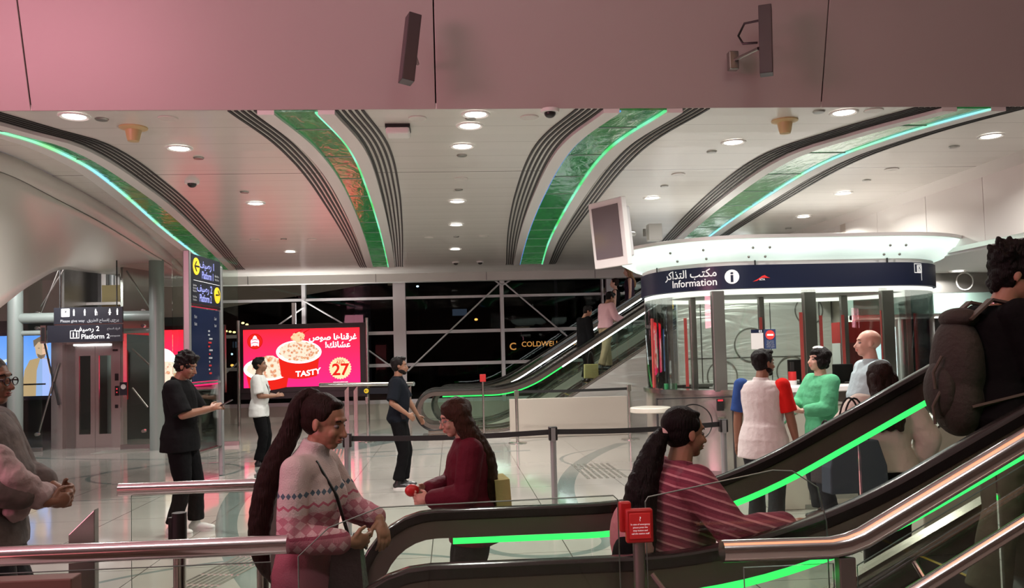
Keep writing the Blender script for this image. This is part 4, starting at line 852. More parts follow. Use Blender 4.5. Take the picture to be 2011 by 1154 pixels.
fp = lambda u, z, off=.036: flat(Vector((PX0, PY0, z))+dn*u+nn*off, dn, (0, 0, 1), 0)
pan(.06, L_-.04, 2.82, 2.825, .036, .004, 'divider', M['letter'])
for u, z, s_ in ((.16, 3.02, '←'), (L_-.14, 2.67, '→')):
    c_ = Vector((PX0, PY0, z))+dn*u+nn*.03; g_(MB().cone(c_, c_+nn*.006, .12, n=28).build('arrow_disc', M['yellow'])); g_(text('arrow', s_, .24, M['black'], fp(u-.1, z-.075, .04)))
g_(text('lettering', ar('رصيف')+' 1', .15, M['letterblue'], fp(.86, 3.02), None, 'RIGHT', 1.1)); g_(text('lettering', 'Platform 1', .15, M['letterblue'], fp(.36, 2.87), None, 'LEFT', .72))
g_(text('lettering', ar('رصيف')+' 2', .15, M['letterblue'], fp(.76, 2.68), None, 'RIGHT', 1.1)); g_(text('lettering', 'Platform 2', .15, M['letterblue'], fp(.27, 2.54), None, 'LEFT', .72))
for z in (2.93, 2.88): g_(text('small_lettering', 'Red line', .05, M['letterdim'], fp(.86, z)))
for z in (2.74, 2.70, 2.66, 2.58, 2.54): g_(text('small_lettering', 'Red line', .04, M['letterdim'], fp(.03, z)))
for z in (2.3, 2.2): g_(text('map_lettering', 'Exit', .06, M['letterdim'], fp(.1, z, .026))); g_(text('map_lettering', 'Exit', .06, M['letterdim'], fp(.85, z, .026)))
rn = random.Random(4); z = 2.12
while z > 1.5: pan(.60+.05*rn.random(), .66+.14*rn.random(), z, z+.025, .026, .003, 'map_line', M['letterdim'] if rn.random() > .35 else M['red']); z -= .055
# ------------------------------------------------------------------ information booth
def outline(x0, x1, y0, y1, rad, n=10):
    pts = []
    for cx, cy, a0 in ((x0+rad, y0+rad, PI), (x1-rad, y0+rad, 1.5*PI), (x1-rad, y1-rad, 0), (x0+rad, y1-rad, .5*PI)):
        for i in range(n+1): a = a0+.5*PI*i/n; pts.append((cx+rad*math.cos(a), cy+rad*math.sin(a)))
    return pts
BX0, BX1, BY0, BY1, BR = 2.90, 7.02, 10.9, 13.4, 1.15
bt = empty('information_booth', ((BX0+BX1)/2, (BY0+BY1)/2, 0), label='round-ended glass information booth with a glowing flared canopy and navy band', cat='booth')
inv = Matrix.Translation((-(BX0+BX1)/2, -(BY0+BY1)/2, 0))
def b_(o): o.parent = bt; o.matrix_parent_inverse = inv; return o
def shell(levels, name, m, cap=False, closed=False, smooth=True):
    mb = MB(); mb.rings([[Vector((x, y, z)) for x, y in outline(BX0-o, BX1+o, BY0-o, BY1+o, BR+o)] for o, z in levels], cap=cap, closed=closed); return b_(mb.build(name, m, smooth=smooth, ang=30))
def canopy_mat():
    n = NB('lit_canopy'); X, Y, Z = n.xyz()
    f = n.math('ABSOLUTE', n.math('SUBTRACT', n.math('FRACT', n.math('DIVIDE', X, 1.28)), .5))
    g_ = n.math('MULTIPLY', n.math('ABSOLUTE', n.math('SUBTRACT', Z, 3.01)), 3.0)
    s_ = n.math('SUBTRACT', 1.15, n.math('ADD', n.math('MULTIPLY', f, .35), g_))
    n.b.inputs['Base Color'].default_value = (.75, .85, .8, 1); n.b.inputs['Roughness'].default_value = .2
    n.b.inputs['Emission Color'].default_value = (.80, 1., .90, 1); n.nt.links.new(s_, n.b.inputs['Emission Strength']); return n.m
LC = canopy_mat()
shell([(.02, 2.845), (.15, 2.89), (.32, 2.99), (.42, 3.10), (.40, 3.10), (.30, 3.0), (.13, 2.91), (.0, 2.865)], 'canopy_glass', LC, closed=True)
shell([(.39, 3.095), (.45, 3.095), (.45, 3.14), (.39, 3.15)], 'canopy_rim', M['white'], closed=True)
shell([(.39, 3.13), (.39, 3.14)], 'canopy_top', M['cream'], cap=True)
shell([(-.02, 2.78), (.02, 2.78), (.02, 2.85), (-.02, 2.85)], 'cream_band', M['white'], closed=True)
shell([(.03, 2.48), (.045, 2.48), (.045, 2.79), (.03, 2.79)], 'sign_band', M['navy'], closed=True)
shell([(-.3, 2.42), (.0, 2.42), (.0, 2.475), (-.3, 2.475)], 'ceiling_light_ring', emis('booth_light', (1, .98, .88), 1.2), closed=True)
shell([(-.28, 2.46), (-.28, 2.47)], 'booth_ceiling', M['white'], cap=True)
shell([(-.006, 1.12), (.0, 1.12), (.0, 2.45), (-.006, 2.45)], 'curved_glass', M['boothglass'], closed=True)
shell([(-.02, .06), (.02, .06), (.02, 1.08), (-.02, 1.08)], 'lower_panel', mat('booth_steel', (.55, .54, .50), .2, .9, bump=.06, bscale=1.5, bstretch=(4, 4, .4)), closed=True)
shell([(-.32, 1.08), (.06, 1.08), (.06, 1.14), (-.32, 1.14)], 'counter_edge', M['steel'], closed=True); shell([(-.05, 0), (.03, 0), (.03, .07), (-.05, .07)], 'plinth', M['steeldk'], closed=True)
# arc length mapping of the band for writing
ol = outline(BX0-.048, BX1+.048, BY0-.048, BY1+.048, BR+.048, 40)
cum = [0]
for a, b in zip(ol, ol[1:]): cum.append(cum[-1]+math.dist(a, b))
def band_pt(s, z):
    for i in range(len(cum)-1):
        if cum[i+1] >= s:
            f = (s-cum[i])/(cum[i+1]-cum[i]+1e-9); return Vector((ol[i][0]+(ol[i+1][0]-ol[i][0])*f, ol[i][1]+(ol[i+1][1]-ol[i][1])*f, z))
    return Vector((*ol[-1], z))
qa = .5*PI*(BR+.048)                                                # end of the left corner
bf = lambda s0, z0: (lambda u, v: band_pt(s0+u, z0+v+.045))
b_(text('lettering', 'Ticket Office &', .115, M['letter'], bf(qa-1.52, 2.635), None, 'LEFT')) if False else None
sI = qa-.46
b_(text('lettering', ar('مكتب التذاكر'), .15, M['letter'], bf(sI-.04, 2.615), None, 'RIGHT')); b_(text('lettering', 'Information', .14, M['letter'], bf(sI-.04, 2.495), None, 'RIGHT'))
mb = MB(); c0 = sI+.15; mb.bm.faces.new([mb.bm.verts.new(band_pt(c0+.095*math.cos(a*PI/16), 2.64+.095*math.sin(a*PI/16))) for a in range(32)]); b_(mb.build('info_disc', M['letter'], smooth=False))
ol = outline(BX0-.052, BX1+.052, BY0-.052, BY1+.052, BR+.052, 40)
b_(text('info_mark', 'i', .2, M['navy'], bf(c0, 2.525), None, 'CENTER', 1.5))
mb = MB(); mb.bm.faces.new([mb.bm.verts.new(band_pt(sI+.42+u, 2.565+v)) for u, v in ((0, 0), (.07, .035), (.13, .075), (.165, .085), (.2, .06), (.24, .045), (.13, .05), (.06, .012))]); b_(mb.build('red_emblem', mat('emblem_red', (.75, .03, .03), .4, emit=.3, bump=.01), smooth=False)); b_(text('emblem_lettering', 'RTA', .04, M['letter'], bf(sI+.51, 2.535)))
sr = cum[-1]*0+qa+(BX1-BX0-2*BR)+.42
for a in ((0, 0, .15, .012), (0, .12, .15, .132), (0, 0, .012, .13), (.138, -.10, .15, .13)):
    mb = MB(); mb.bm.faces.new([mb.bm.verts.new(band_pt(sr+u, 2.645+v)) for u, v in ((a[0], a[1]), (a[2], a[1]), (a[2], a[3]), (a[0], a[3]))]); b_(mb.build('pictogram', M['letter'], smooth=False))
b_(text('pictogram', '♿', .1, M['letter'], bf(sr+.04, 2.625)))
fr_ = qa+.0
for s_ in (.42, qa, qa+(BX1-BX0-2*BR)):
    p = band_pt(s_, 0); b_(MB().box((p.x-.005, p.y-.01, 2.785), (p.x+.005, p.y+.02, 2.85)).build('joint', M['dark'], smooth=False))
for s_ in (.9, 1.25, qa-.12, qa+.1, qa+(BX1-BX0-2*BR)-.1, qa+(BX1-BX0-2*BR)+.12):
    for o_, z in ((.14, 2.885), (.31, 2.985)):
        q = outline(BX0-o_-.02, BX1+o_+.02, BY0-o_-.02, BY1+o_+.02, BR+o_+.02, 40); k = min(range(len(q)), key=lambda i: (Vector(q[i])-Vector(band_pt(s_, 0)[:2])).length)
        pp = Vector((band_pt(s_, 0).x, q[k][1], z)); pp.x = q[k][0] if s_ < qa-.2 else pp.x; b_(MB().ball(pp, .018, 10).build('glass_bolt', M['steeldk']))
# posts: steel posts in front and inner ones, then strips painted as red reflections
for px, w_, yy in ((1362, .045, 12.4), (1412, .085, 10.98), (1497, .04, 12.6), (1592, .085, 10.98), (1660, .05, 12.6), (1745, .085, 10.98)):
    p = on_y(px, 660, yy); b_(MB().box((p.x-w_, yy-.03, 1.12 if yy < 11.5 else 0), (p.x+w_, yy+.06, 2.46)).build('post', M['steeldk'], smooth=False, bevel=.01))
for px, yy in ((1281, 12.0), (1346, 12.1), (1405, 11.0), (1494, 12.5), (1573, 11.02), (1612, 12.3), (1655, 12.3), (1732, 11.02), (1797, 12.3)):
    p = on_y(px, 660, yy); b_(MB().box((p.x-.022, yy-.03, 1.15), (p.x+.022, yy-.015, 2.15)).build('red_reflection_strip', mat('red_reflection_strip', (.62, .10, .09), .25, emit=.18, bump=.02), smooth=False))  # red reflections of the screens, painted as faintly glowing strips
# lower front: door-like steel panel with a ring, reader, lock and the white counter on the left
p = on_y(1443, 850, BY0-.03); xr = p.x
for x in (xr-1.02, xr): b_(MB().box((x-.008, BY0-.035, .08), (x+.008, BY0+.02, 1.06)).build('panel_joint', M['dark'], smooth=False))
b_(MB().box((xr-1.02, BY0-.035, 1.045), (xr, BY0+.02, 1.06)).build('panel_joint', M['dark'], smooth=False))
p = on_y(1362, 830, BY0-.03); b_(MB().tube([(p.x+.25*math.cos(a*PI/16), BY0-.03, p.z+.24*math.sin(a*PI/16)) for a in range(32)], .008, 6, closed=True).build('ring_outline', M['black']))
p = on_y(1414, 795, BY0-.03); b_(MB().box((p.x-.045, BY0-.05, p.z-.075), (p.x+.045, BY0-.02, p.z+.085)).build('card_reader', M['black'], smooth=False, bevel=.004)); b_(MB().box((p.x-.035, BY0-.054, p.z+.05), (p.x+.035, BY0-.05, p.z+.075)).build('reader_light', M['redlit'], smooth=False))
p = on_y(1416, 825, BY0-.03); b_(MB().box((p.x-.045, BY0-.04, p.z-.05), (p.x+.045, BY0-.02, p.z+.05)).build('lock_plate', M['steel'], smooth=False)); b_(MB().cone((p.x, BY0-.05, p.z), (p.x, BY0-.02, p.z), .025).build('lock', M['black']))
cs = on_z(1276, 800, .99); o = MB().prism([(cs.x+.03+.25*math.cos(a*PI/12), cs.y+.1+.25*math.sin(a*PI/12)) for a in range(24)], .925, .99, 'z').build('counter_shelf', M['gate'], bevel=.01, ang=30); b_(o)
b_(MB().box((3.6, 11.4, 1.14), (4.0, 11.6, 1.16)).build('desk_papers', M['white'], smooth=False))
for nm, lo, hi, m, lab, cat in (('desk_monitor', (5.0, 12.2, 1.2), (5.45, 12.25, 1.5), 'black', 'black computer monitor inside the booth behind the green top', 'monitor'), ('desk_monitor', (5.55, 11.9, 1.16), (5.85, 11.95, 1.42), 'black', 'second black monitor inside the booth behind the bald man', 'monitor')):
    o = MB().box(lo, hi).build(nm, M[m], smooth=False, bevel=.01); tag(o, lab, cat); c_ = (Vector(lo)+Vector(hi))/2; MB().box((c_.x-.03, c_.y+.02, 1.14), (c_.x+.03, c_.y+.06, lo[2]+.05)).build('stand', M['black'], o, smooth=False); MB().box((c_.x-.12, c_.y-.06, 1.138), (c_.x+.12, c_.y+.1, 1.15)).build('foot', M['black'], o, smooth=False)
b_(MB().box((4.0, 11.9, 1.08), (6.2, 12.7, 1.135)).build('desk_top', M['white'], smooth=False)); b_(MB().box((4.05, 12.0, 0), (6.15, 12.6, 1.08)).build('desk_front', M['steeldk'], smooth=False))
p = on_y(1300, 752, 11.7); o = MB().box((p.x-.08, 11.6, 1.14), (p.x+.09, 11.7, 1.22)).build('card_holder', mat('green_plastic', (.03, .28, .10), .4, bump=.03), smooth=False, bevel=.006); o.location = (.1, 0, 0); tag(o, 'small green box on the booth counter at its left end', 'holder')
# notices on the glass
t = empty('notice_board', (4.13, 10.86, 1.80), label='white notice headed 03 beside a blue no-entry notice on the booth glass', cat='sign')
MB().box((-.17, 0, -.13), (-.005, .012, .13)).build('white_notice', M['white'], t, smooth=False); MB().box((-.17, -.003, .085), (-.005, .0, .13)).build('notice_header', M['navy'], t, smooth=False)
MB().box((.01, 0, -.13), (.165, .012, .13)).build('blue_notice', mat('notice_blue', (.03, .06, .16), .4, bump=.01), t, smooth=False); MB().cone((.0875, -.006, .055), (.0875, .0, .055), .062, n=24).build('no_entry_disc', mat('no_entry_red', (.75, .06, .05), .4, emit=.2, bump=.01), t); MB().box((.045, -.009, .043), (.13, -.006, .067)).build('no_entry_bar', M['letter'], t, smooth=False)
text('lettering', '03', .045, M['letter'], flat((-.065, -.005, .09), (1, 0, 0), (0, 0, 1), 0), t)
for i, s_ in enumerate(('No entry', 'Staff only', 'Please use', 'other gate')): text('lettering', s_, .026, M['letterdim'], flat((.0875, -.004, -.035-i*.025), (1, 0, 0), (0, 0, 1), 0), t, 'CENTER')
MB().box((-.01, .012, -.6), (.01, .02, .1)).build('support', M['steel'], t, smooth=False)
# hanging screen left of the canopy
hs = empty('hanging_monitor', (1.93, 9.9, 3.1), math.radians(-60), label='white framed monitor hanging from the ceiling left of the booth canopy', cat='monitor')
MB().box((-.30, -.04, -.40), (.30, .04, .40), Matrix.Rotation(.10, 3, 'X')).build('frame', M['white'], hs, smooth=False, bevel=.01); MB().box((-.235, -.052, -.29), (.235, -.043, .33), Matrix.Rotation(.10, 3, 'X'), (0, 0, 0)).build('display', mat('grey_display', (.16, .13, .14), .12, spec=.8, bump=.02), hs, smooth=False)
MB().box((-.22, .05, -.30), (.22, .16, .30), Matrix.Rotation(.10, 3, 'X'), (0, 0, 0)).build('back_housing', M['alu'], hs, smooth=False, bevel=.02)
hi = Matrix.LocRotScale(hs.location, hs.rotation_euler, None).inverted(); o = MB().tube([(2.05, 10.0, 3.12), (2.22, 10.5, 3.2), (2.44, 10.88, 3.23)], .03, 10).build('arm', M['white'], hs); o.matrix_parent_inverse = hi
p = on_y(1290, 462, 10.9)
o = MB().box((p.x-.12, 10.84, 3.14), (p.x+.06, 11.0, 3.36)).build('wireless_box', M['white'], smooth=False, bevel=.01); tag(o, 'white device box standing on the left end of the canopy', 'device')
MB().cone((p.x-.16, 10.92, 3.2), (p.x-.16, 10.92, 3.3), .02).build('knob', M['steeldk'], o)
# ------------------------------------------------------------------ fare gates and cabinets on the right
def gate(x, y, lab, L=1.5, h=1.0, rz=0.):
    t = empty('fare_gate', (x, y, 0), rz, label=lab, cat='fare gate', group='fare gates beside the booth')
    prof = [(-L/2, 0), (-L/2, h*.62)]+[(-L/2+.55*(1-math.cos(a*PI/16)), h*.62+h*.38*math.sin(a*PI/16)) for a in range(1, 9)]+[(L/2-.55*(1-math.cos((8-a)*PI/16)), h*.62+h*.38*math.sin((8-a)*PI/16)) for a in range(1, 9)]+[(L/2, 0)]
    MB().prism(prof, -.13, .13).build('body', M['gate'], t, ang=30, bevel=.01); arc = prof[1:-1]
    MB().tube([(a, 0, b+.008) for a, b in arc], .01, prof=[(-.135, -.008), (-.135, .008), (.135, .008), (.135, -.008)]).build('top_trim', M['steel'], t, smooth=False)
    MB().box((-.3, -.14, .1), (.3, -.13, .55)).build('service_door', M['steeldk'], t, smooth=False); MB().box((-.05, -.145, .45), (.0, -.14, .5)).build('lock', M['black'], t, smooth=False)
    MB().box((-.35, -.136, 0), (.35, .136, .05)).build('plinth', M['steeldk'], t, smooth=False); return t
gate(3.98, 8.7, 'rounded fare gate behind the white polo man, below the green top', 1.25, 1.08)
g2 = gate(4.55, 6.6, 'rounded fare gate with a blue card reader, behind the backpack', 1.9, 1.15, math.radians(8))
gm = g2; MB().box((-.62, -.11, -.0), (-.12, .11, .03), Matrix.Rotation(-.50, 3, 'Y'), (-.37, 0, 0)).build('reader_plate', M['blueread'], gm, smooth=False, bevel=.02).location = (0, 0, 1.08)
MB().tube([(-.42+.08*math.cos(a*PI/12), .08*math.sin(a*PI/12), 1.09+.30*.08*math.cos(a*PI/12)) for a in range(24)], .006, 6, closed=True).build('reader_ring', M['steel'], gm)
MB().box((-.25, -.07, 0), (-.08, .07, .012), Matrix.Rotation(-.40, 3, 'Y'), (-.16, 0, 0)).build('reader_display', M['letterdim'], gm, smooth=False).location = (0, 0, 1.17)
gate(6.2, 8.8, 'rounded fare gate farther back at right, behind the white jacket', 1.6, 1.05)
o = empty('ticket_counter', (4.35, 9.75, 0), label='steel cabinet with a pale worktop beside the booth, in front of the green top woman', cat='cabinet')
MB().box((-.42, -.2, 0), (.55, .25, 1.16)).build('body', M['steel'], o, smooth=False, bevel=.01); MB().box((-.47, -.25, 1.16), (.6, .3, 1.22)).build('worktop', M['white'], o, smooth=False, bevel=.006); MB().box((-.10, -.215, .1), (-.09, -.2, 1.12)).build('joint', M['dark'], o, smooth=False); MB().box((0, -.225, .92), (.09, -.2, 1.08)).build('card_reader', M['black'], o, smooth=False); MB().box((.01, -.23, 1.05), (.08, -.225, 1.07)).build('reader_light', M['redlit'], o, smooth=False)
o = empty('service_desk', (6.3, 10.1, 0), label='long pale counter behind the white jacket woman at right', cat='counter'); MB().box((-1.1, -.2, 0), (1.6, .3, .98)).build('body', M['steeldk'], o, smooth=False); MB().box((-1.2, -.3, .98), (1.7, .35, 1.05)).build('worktop', M['white'], o, smooth=False, bevel=.008)
o = empty('fire_extinguisher', (4.26, 10.1, 0), label='red and white cylinder standing behind the steel cabinet beside the booth', cat='extinguisher')
p = on_y(1560, 760, 10.2); o.location = (p.x, 10.25, 0); MB().cone((0, 0, 0), (0, 0, 1.1), .05).build('stand', M['steeldk'], o); MB().cone((0, 0, 1.1), (0, 0, 1.38), .05).build('bottle', M['red'], o); MB().cone((0, 0, 1.2), (0, 0, 1.27), .052).build('white_label', M['white'], o); MB().box((-.02, -.02, 1.38), (.02, .02, 1.5)).build('valve', M['black'], o)
# vending machine with a lit red top behind the booth
o = empty('vending_machine', (7.12, 13.65, 0), label='tall machine with red top and bright display, seen through the booth glass', cat='vending machine')
MB().box((-.62, 0, 0), (.32, .3, 1.73)).build('body', M['white'], o, smooth=False); MB().box((-.62, -.02, 1.73), (.32, .3, 2.08)).build('red_top', M['red'], o, smooth=False); MB().box((-.62, -.015, .8), (-.05, 0, 1.73)).build('red_side', mat('dull_red', (.22, .03, .03), .4, bump=.03), o, smooth=False); MB().box((-.05, -.02, .6), (.28, 0, 1.70)).build('lit_display', emis('machine_display', (.75, .95, 1.), 1.1), o, smooth=False)
p = on_y(1756, 680, 13.8); o = MB().box((p.x-.05, 13.8, 0), (p.x+.04, 13.85, 2.0)).build('light_column', M['alu'], smooth=False); tag(o, 'thin upright panel with a bright white light edge behind the booth', 'light'); MB().box((p.x-.035, 13.785, 1.1), (p.x+.025, 13.8, 1.98)).build('light_edge', M['whiteled'], o, smooth=False)
# ------------------------------------------------------------------ people
bpy.data.scenes.remove(TS)
def skin(name, c): return mat(name, c, .45, spec=.4, bump=.06, bscale=60, var=.06, vscale=12)
SK = dict(tan=skin('skin_tan', (.38, .20, .125)), brown=skin('skin_brown', (.23, .115, .07)), deep=skin('skin_deep', (.17, .085, .055)), pale=skin('skin_pale', (.58, .34, .26)), light=skin('skin_light', (.50, .30, .215)))
HR = dict(black=hair_mat('hair_black', (.003, .0025, .0025), (.010, .007, .006)), dark=hair_mat('hair_dark_brown', (.006, .003, .0025), (.028, .012, .008)), brown=hair_mat('hair_brown', (.012, .006, .004), (.060, .028, .014)), fair=hair_mat('hair_fair', (.12, .06, .03), (.35, .2, .1)), grey=hair_mat('hair_grey', (.03, .025, .022), (.12, .10, .09)))
def cloth(name, c, b=.5, r=.9, sc=22): return mat(name, c, r, spec=.08, bump=b, bscale=sc, var=.08, vscale=5)
TEX = {}
def tex(kind, size):
    k = (kind, size)
    if k not in TEX:
        t = bpy.data.textures.new('folds', kind); t.noise_scale = size; TEX[k] = t
        if kind == 'CLOUDS': t.noise_depth = 1
    return TEX[k]
def remesh(o, vox, sm=2, fac=.5, disp=0., dsize=.1):
    m = o.modifiers.new('remesh', 'REMESH'); m.mode = 'VOXEL'; m.voxel_size = vox; m.use_smooth_shade = True
    if sm: s_ = o.modifiers.new('smooth', 'SMOOTH'); s_.iterations = sm; s_.factor = fac
    if disp:
        d = o.modifiers.new('folds', 'DISPLACE'); d.texture = tex('CLOUDS', dsize); d.strength = disp; d.mid_level = .45; d.texture_coords = 'LOCAL'
    return o
def ik(a, c, l1, l2, hint):
    a, c = Vector(a), Vector(c); d = c-a; D = min(d.length, (l1+l2)*.999); n = d.normalized(); h = Vector(hint); h = (h-n*h.dot(n)).normalized()
    x = (l1*l1-l2*l2+D*D)/(2*D); y = math.sqrt(max(0, l1*l1-x*x)); return a+n*x+h*y, a+n*D
def person(label, loc, yaw, H, lean=0., head=(0, 0), w=1., arms=None, legs=None, skinm='brown', hair=('short', 'black'), top=None, pants=None, shoes=None, vox=.008, detail=2, bust=0., belly=0., group=None, beard=False, hipz=.95, torso_yaw=0., neck_fwd=.02, sleeve_scale=1., hem_flare=1., curl=.5, cat='person'):
    s = H/1.75
    root_mb = MB()
    L = math.radians(lean); cy_, sy_ = math.cos(torso_yaw), math.sin(torso_yaw)
    def T(x, y, z):
        z2 = z-.95
        if z2 > -.15:
            x, y = x*cy_-y*sy_, x*sy_+y*cy_
            k = min(1, max(0, (z2+.15)/.25)); a = L*k
            x, z2 = x*math.cos(a)+z2*math.sin(a), -x*math.sin(a)+z2*math.cos(a)
        return Vector((x, y, z2+hipz))*s
    # head frame
    hc = T(neck_fwd+.0, 0, 1.635); Rh = Matrix.Rotation(head[1], 3, 'Z') @ Matrix.Rotation(L*.35+math.radians(head[0]), 3, 'Y')
    nb = T(-.005, 0, 1.47)
    hc = nb+(Rh @ Vector((.035, 0, .165)))*s
    def Hd(x, y, z): return hc+(Rh @ Vector((x, y, z)))*s
    mb = root_mb
    # torso
    tz = [(.86, .085, .150, 0), (.93, .112, .170, -.012), (1.02, .105, .155, -.004), (1.10, .098+belly*.5, .140, .004+belly*.4), (1.20, .108+belly*.4, .148, .006+belly*.3), (1.30, .116, .160, .004), (1.38, .106, .165, -.004), (1.44, .078, .135, -.01), (1.475, .058, .075, -.008)]
    def torso(mb, off, z0=.86, z1=1.48, flare=1.):
        rg = []
        for z, rx, ry, cx in tz:
            if z < z0-.001 or z > z1+.001: continue
            f = 1+(flare-1)*max(0, (1.15-z)/.25); e_ = .014*min(1, max(0, (1.08-z)/.14)) if off > .012 else 0
            rg.append([T(cx+(rx*w+off+e_)*f*math.cos(a*PI/12), (ry*w+off+e_)*f*math.sin(a*PI/12), z) for a in range(24)])
        mb.rings(rg)
        if bust:
            for y in (-.07, .07): mb.ball(T(.075*w, y, 1.275), ((.06+off)*s*(.6+bust), (.07+off)*s, (.07+off)*s), 12)
    torso(mb, 0)
    sh = {k: T(-.005, y*w, 1.415) for k, y in (('L', .172), ('R', -.172))}
    mb.limb([T(0, .10*w, 1.41), sh['L']], [.055*s, .050*s*w]); mb.limb([T(0, -.10*w, 1.41), sh['R']], [.055*s, .050*s*w])
    mb.limb([nb-Vector((0, 0, .02*s)), nb+(hc-nb)*.55], [.058*s*min(1.1, w), .052*s*min(1.1, w)])
    # head
    mb.ball(Hd(-.016, 0, .032), (.098*s, .077*s, .085*s), 24, Rh); mb.ball(Hd(.022, 0, -.028), (.070*s, .060*s, .084*s), 20, Rh)
    mb.ball(Hd(.052, 0, -.088), (.030*s, .032*s, .024*s), 14, Rh); mb.ball(Hd(.0, 0, -.052), (.062*s, .058*s, .050*s), 16, Rh)
    mb.ball(Hd(.070, 0, .034), (.020*s, .046*s, .016*s), 14, Rh)
    for y in (-.034, .034): mb.ball(Hd(.060, y, -.030), (.026*s, .022*s, .024*s), 12, Rh)
    mb.limb([Hd(.084, 0, .012), Hd(.098, 0, -.014), Hd(.108, 0, -.032)], [.0085*s, .010*s, .0125*s], 12)
    for y in (-.010, .010): mb.ball(Hd(.096, y, -.036), .0085*s, 10)
    mb.ball(Hd(.085, 0, -.056), (.015*s, .022*s, .009*s), 12, Rh); mb.ball(Hd(.083, 0, -.069), (.014*s, .020*s, .009*s), 12, Rh)
    for y in (-.077, .077):
        mb.ball(Hd(-.010, y, -.006), (.019*s, .008*s, .031*s), 14, Rh @ Matrix.Rotation(.25*(1 if y > 0 else -1), 3, 'Z') @ Matrix.Rotation(-.2, 3, 'Y'))
    # legs
    legs = legs or {}
    LG = {}
    for k, y in (('L', .085), ('R', -.085)):
        hp = T(0, y*w, .90); ank = Vector(legs.get(k, (0, y*1.0, .085)))*s; ank.z = max(ank.z, .085*s)
        hint = legs.get(k+'h', (1, 0, 0)); kn, an = ik(hp, ank, .425*s, .405*s, hint); LG[k] = (hp, kn, an)
        mb.limb([hp, hp.lerp(kn, .5), kn, kn.lerp(an, .35), an], [.085*s*w, .074*s*w, .054*s, .052*s, .036*s], 14)
        fd = Vector(legs.get(k+'f', (1, 0, 0))).normalized(); mb.limb([an+Vector((0, 0, -.03*s)), an+(fd*.09+Vector((0, 0, -.05)))*s, an+(fd*.15+Vector((0, 0, -.06)))*s], [.032*s, .03*s, .022*s], 10)
    # arms and hands
    arms = arms or {}
    AM = {}
    for k, sy in (('L', 1), ('R', -1)):
        wr = Vector(arms.get(k, (.02, sy*.25, .80)))*s; hint = arms.get(k+'h', (-.6, sy*.5, -.2))
        el, wr = ik(sh[k], wr, .285*s, .255*s, hint); AM[k] = (sh[k], el, wr)
        g = min(1.15, w)
        mb.limb([sh[k], sh[k].lerp(el, .4), el, el.lerp(wr, .3), wr], [.050*s*g, .046*s*g, .038*s*g, .039*s*g, .026*s], 14)
        d = Vector(arms.get(k+'d', (wr-el).normalized() if (k in arms) else (0, 0, -1))).normalized()
        tv = Vector(arms.get(k+'t', (1, 0, 0))); tv = (tv-d*tv.dot(d)).normalized(); n = d.cross(tv)*(-1 if k == 'R' else 1)
        cu = arms.get(k+'c', curl); fan = .10
        R3 = Matrix((d, tv, n)).transposed()
        mb.ball(wr+d*.045*s, (.052*s, .036*s, .0165*s), 14, R3); mb.ball(wr+d*.06*s+tv*.004*s, (.036*s, .038*s, .014*s), 14, R3); mb.limb([wr, wr+d*.04*s], [.025*s, .022*s], 10)
        for i, (o_, ln) in enumerate(((.030, .072), (.0105, .080), (-.0105, .074), (-.030, .058))):
            b0 = wr+(d*.080+tv*o_)*s; c1 = cu*.9; c2 = cu*1.7
            d1 = (d*math.cos(c1)+n*math.sin(c1)+tv*o_*fan*20*.15).normalized(); d2 = (d*math.cos(c2)+n*math.sin(c2)+tv*o_*fan*20*.15).normalized(); d3 = (d*math.cos(c2*1.3)+n*math.sin(c2*1.3)).normalized()
            p1 = b0+d1*ln*.45*s; p2 = p1+d2*ln*.32*s; p3 = p2+d3*ln*.25*s
            mb.limb([b0-d*.015*s, p1, p2, p3], [.0092*s, .0086*s, .0078*s, .0068*s], 8)
        t0 = wr+(d*.022+tv*.022)*s; t1 = t0+(d*.55+tv*.75+n*.35*cu).normalized()*.040*s; t2 = t1+(d*.85+tv*.25+n*.55*cu).normalized()*.030*s
        mb.limb([t0, t1, t2], [.0135*s, .0105*s, .0085*s], 8)
    body = mb.build('person', SK[skinm]); body.location = loc; body.rotation_euler = (0, 0, yaw); remesh(body, vox*(.62 if detail > 1 else 1), 2, .45)
    tag(body, label, cat, group)
    P = {'T': T, 'Hd': Hd, 's': s, 'sh': sh, 'arm': AM, 'leg': LG, 'hc': hc, 'Rh': Rh, 'body': body, 'nb': nb, 'vox': vox}
    # face
    if detail > 0:
        for y in (-.030, .030):
            e = MB().ball(Hd(.0715, y, .004), (.0125*s, .0135*s, .0085*s), 12, Rh).build('eye', mat('eye_white', (.20, .18, .165), .7, bump=.01), body)
            MB().ball(Hd(.0790, y, .003), (.0062*s, .0070*s, .0068*s), 8, Rh).build('iris', mat('iris_dark', (.012, .008, .006), .35, bump=.01), e)
            MB().limb([Hd(.083, y*.55, .027), Hd(.084, y, .032), Hd(.074, y*1.6, .027)], [.0028*s, .0036*s, .0022*s], 6).build('eyebrow', HR['black' if hair[1] != 'fair' else 'brown'], body)
        MB().ball(Hd(.0925, 0, -.0565), (.0095*s, .021*s, .0055*s), 12, Rh).ball(Hd(.0905, 0, -.067), (.0095*s, .018*s, .006*s), 12, Rh).build('lips', mat('lips_' + skinm, tuple(c*f for c, f in zip(SK[skinm].node_tree.nodes['Principled BSDF'].inputs['Base Color'].default_value[:3], (1.05, .62, .65))), .4, bump=.02), body)
    if beard:
        b = MB().ball(Hd(.012, 0, -.062), (.070*s, .064*s, .050*s), 16, Rh).ball(Hd(.058, 0, -.092), (.032*s, .036*s, .026*s), 14, Rh).ball(Hd(.088, 0, -.046), (.013*s, .024*s, .005*s), 10, Rh).build('beard', HR['black'], body); remesh(b, vox*.7, 1)
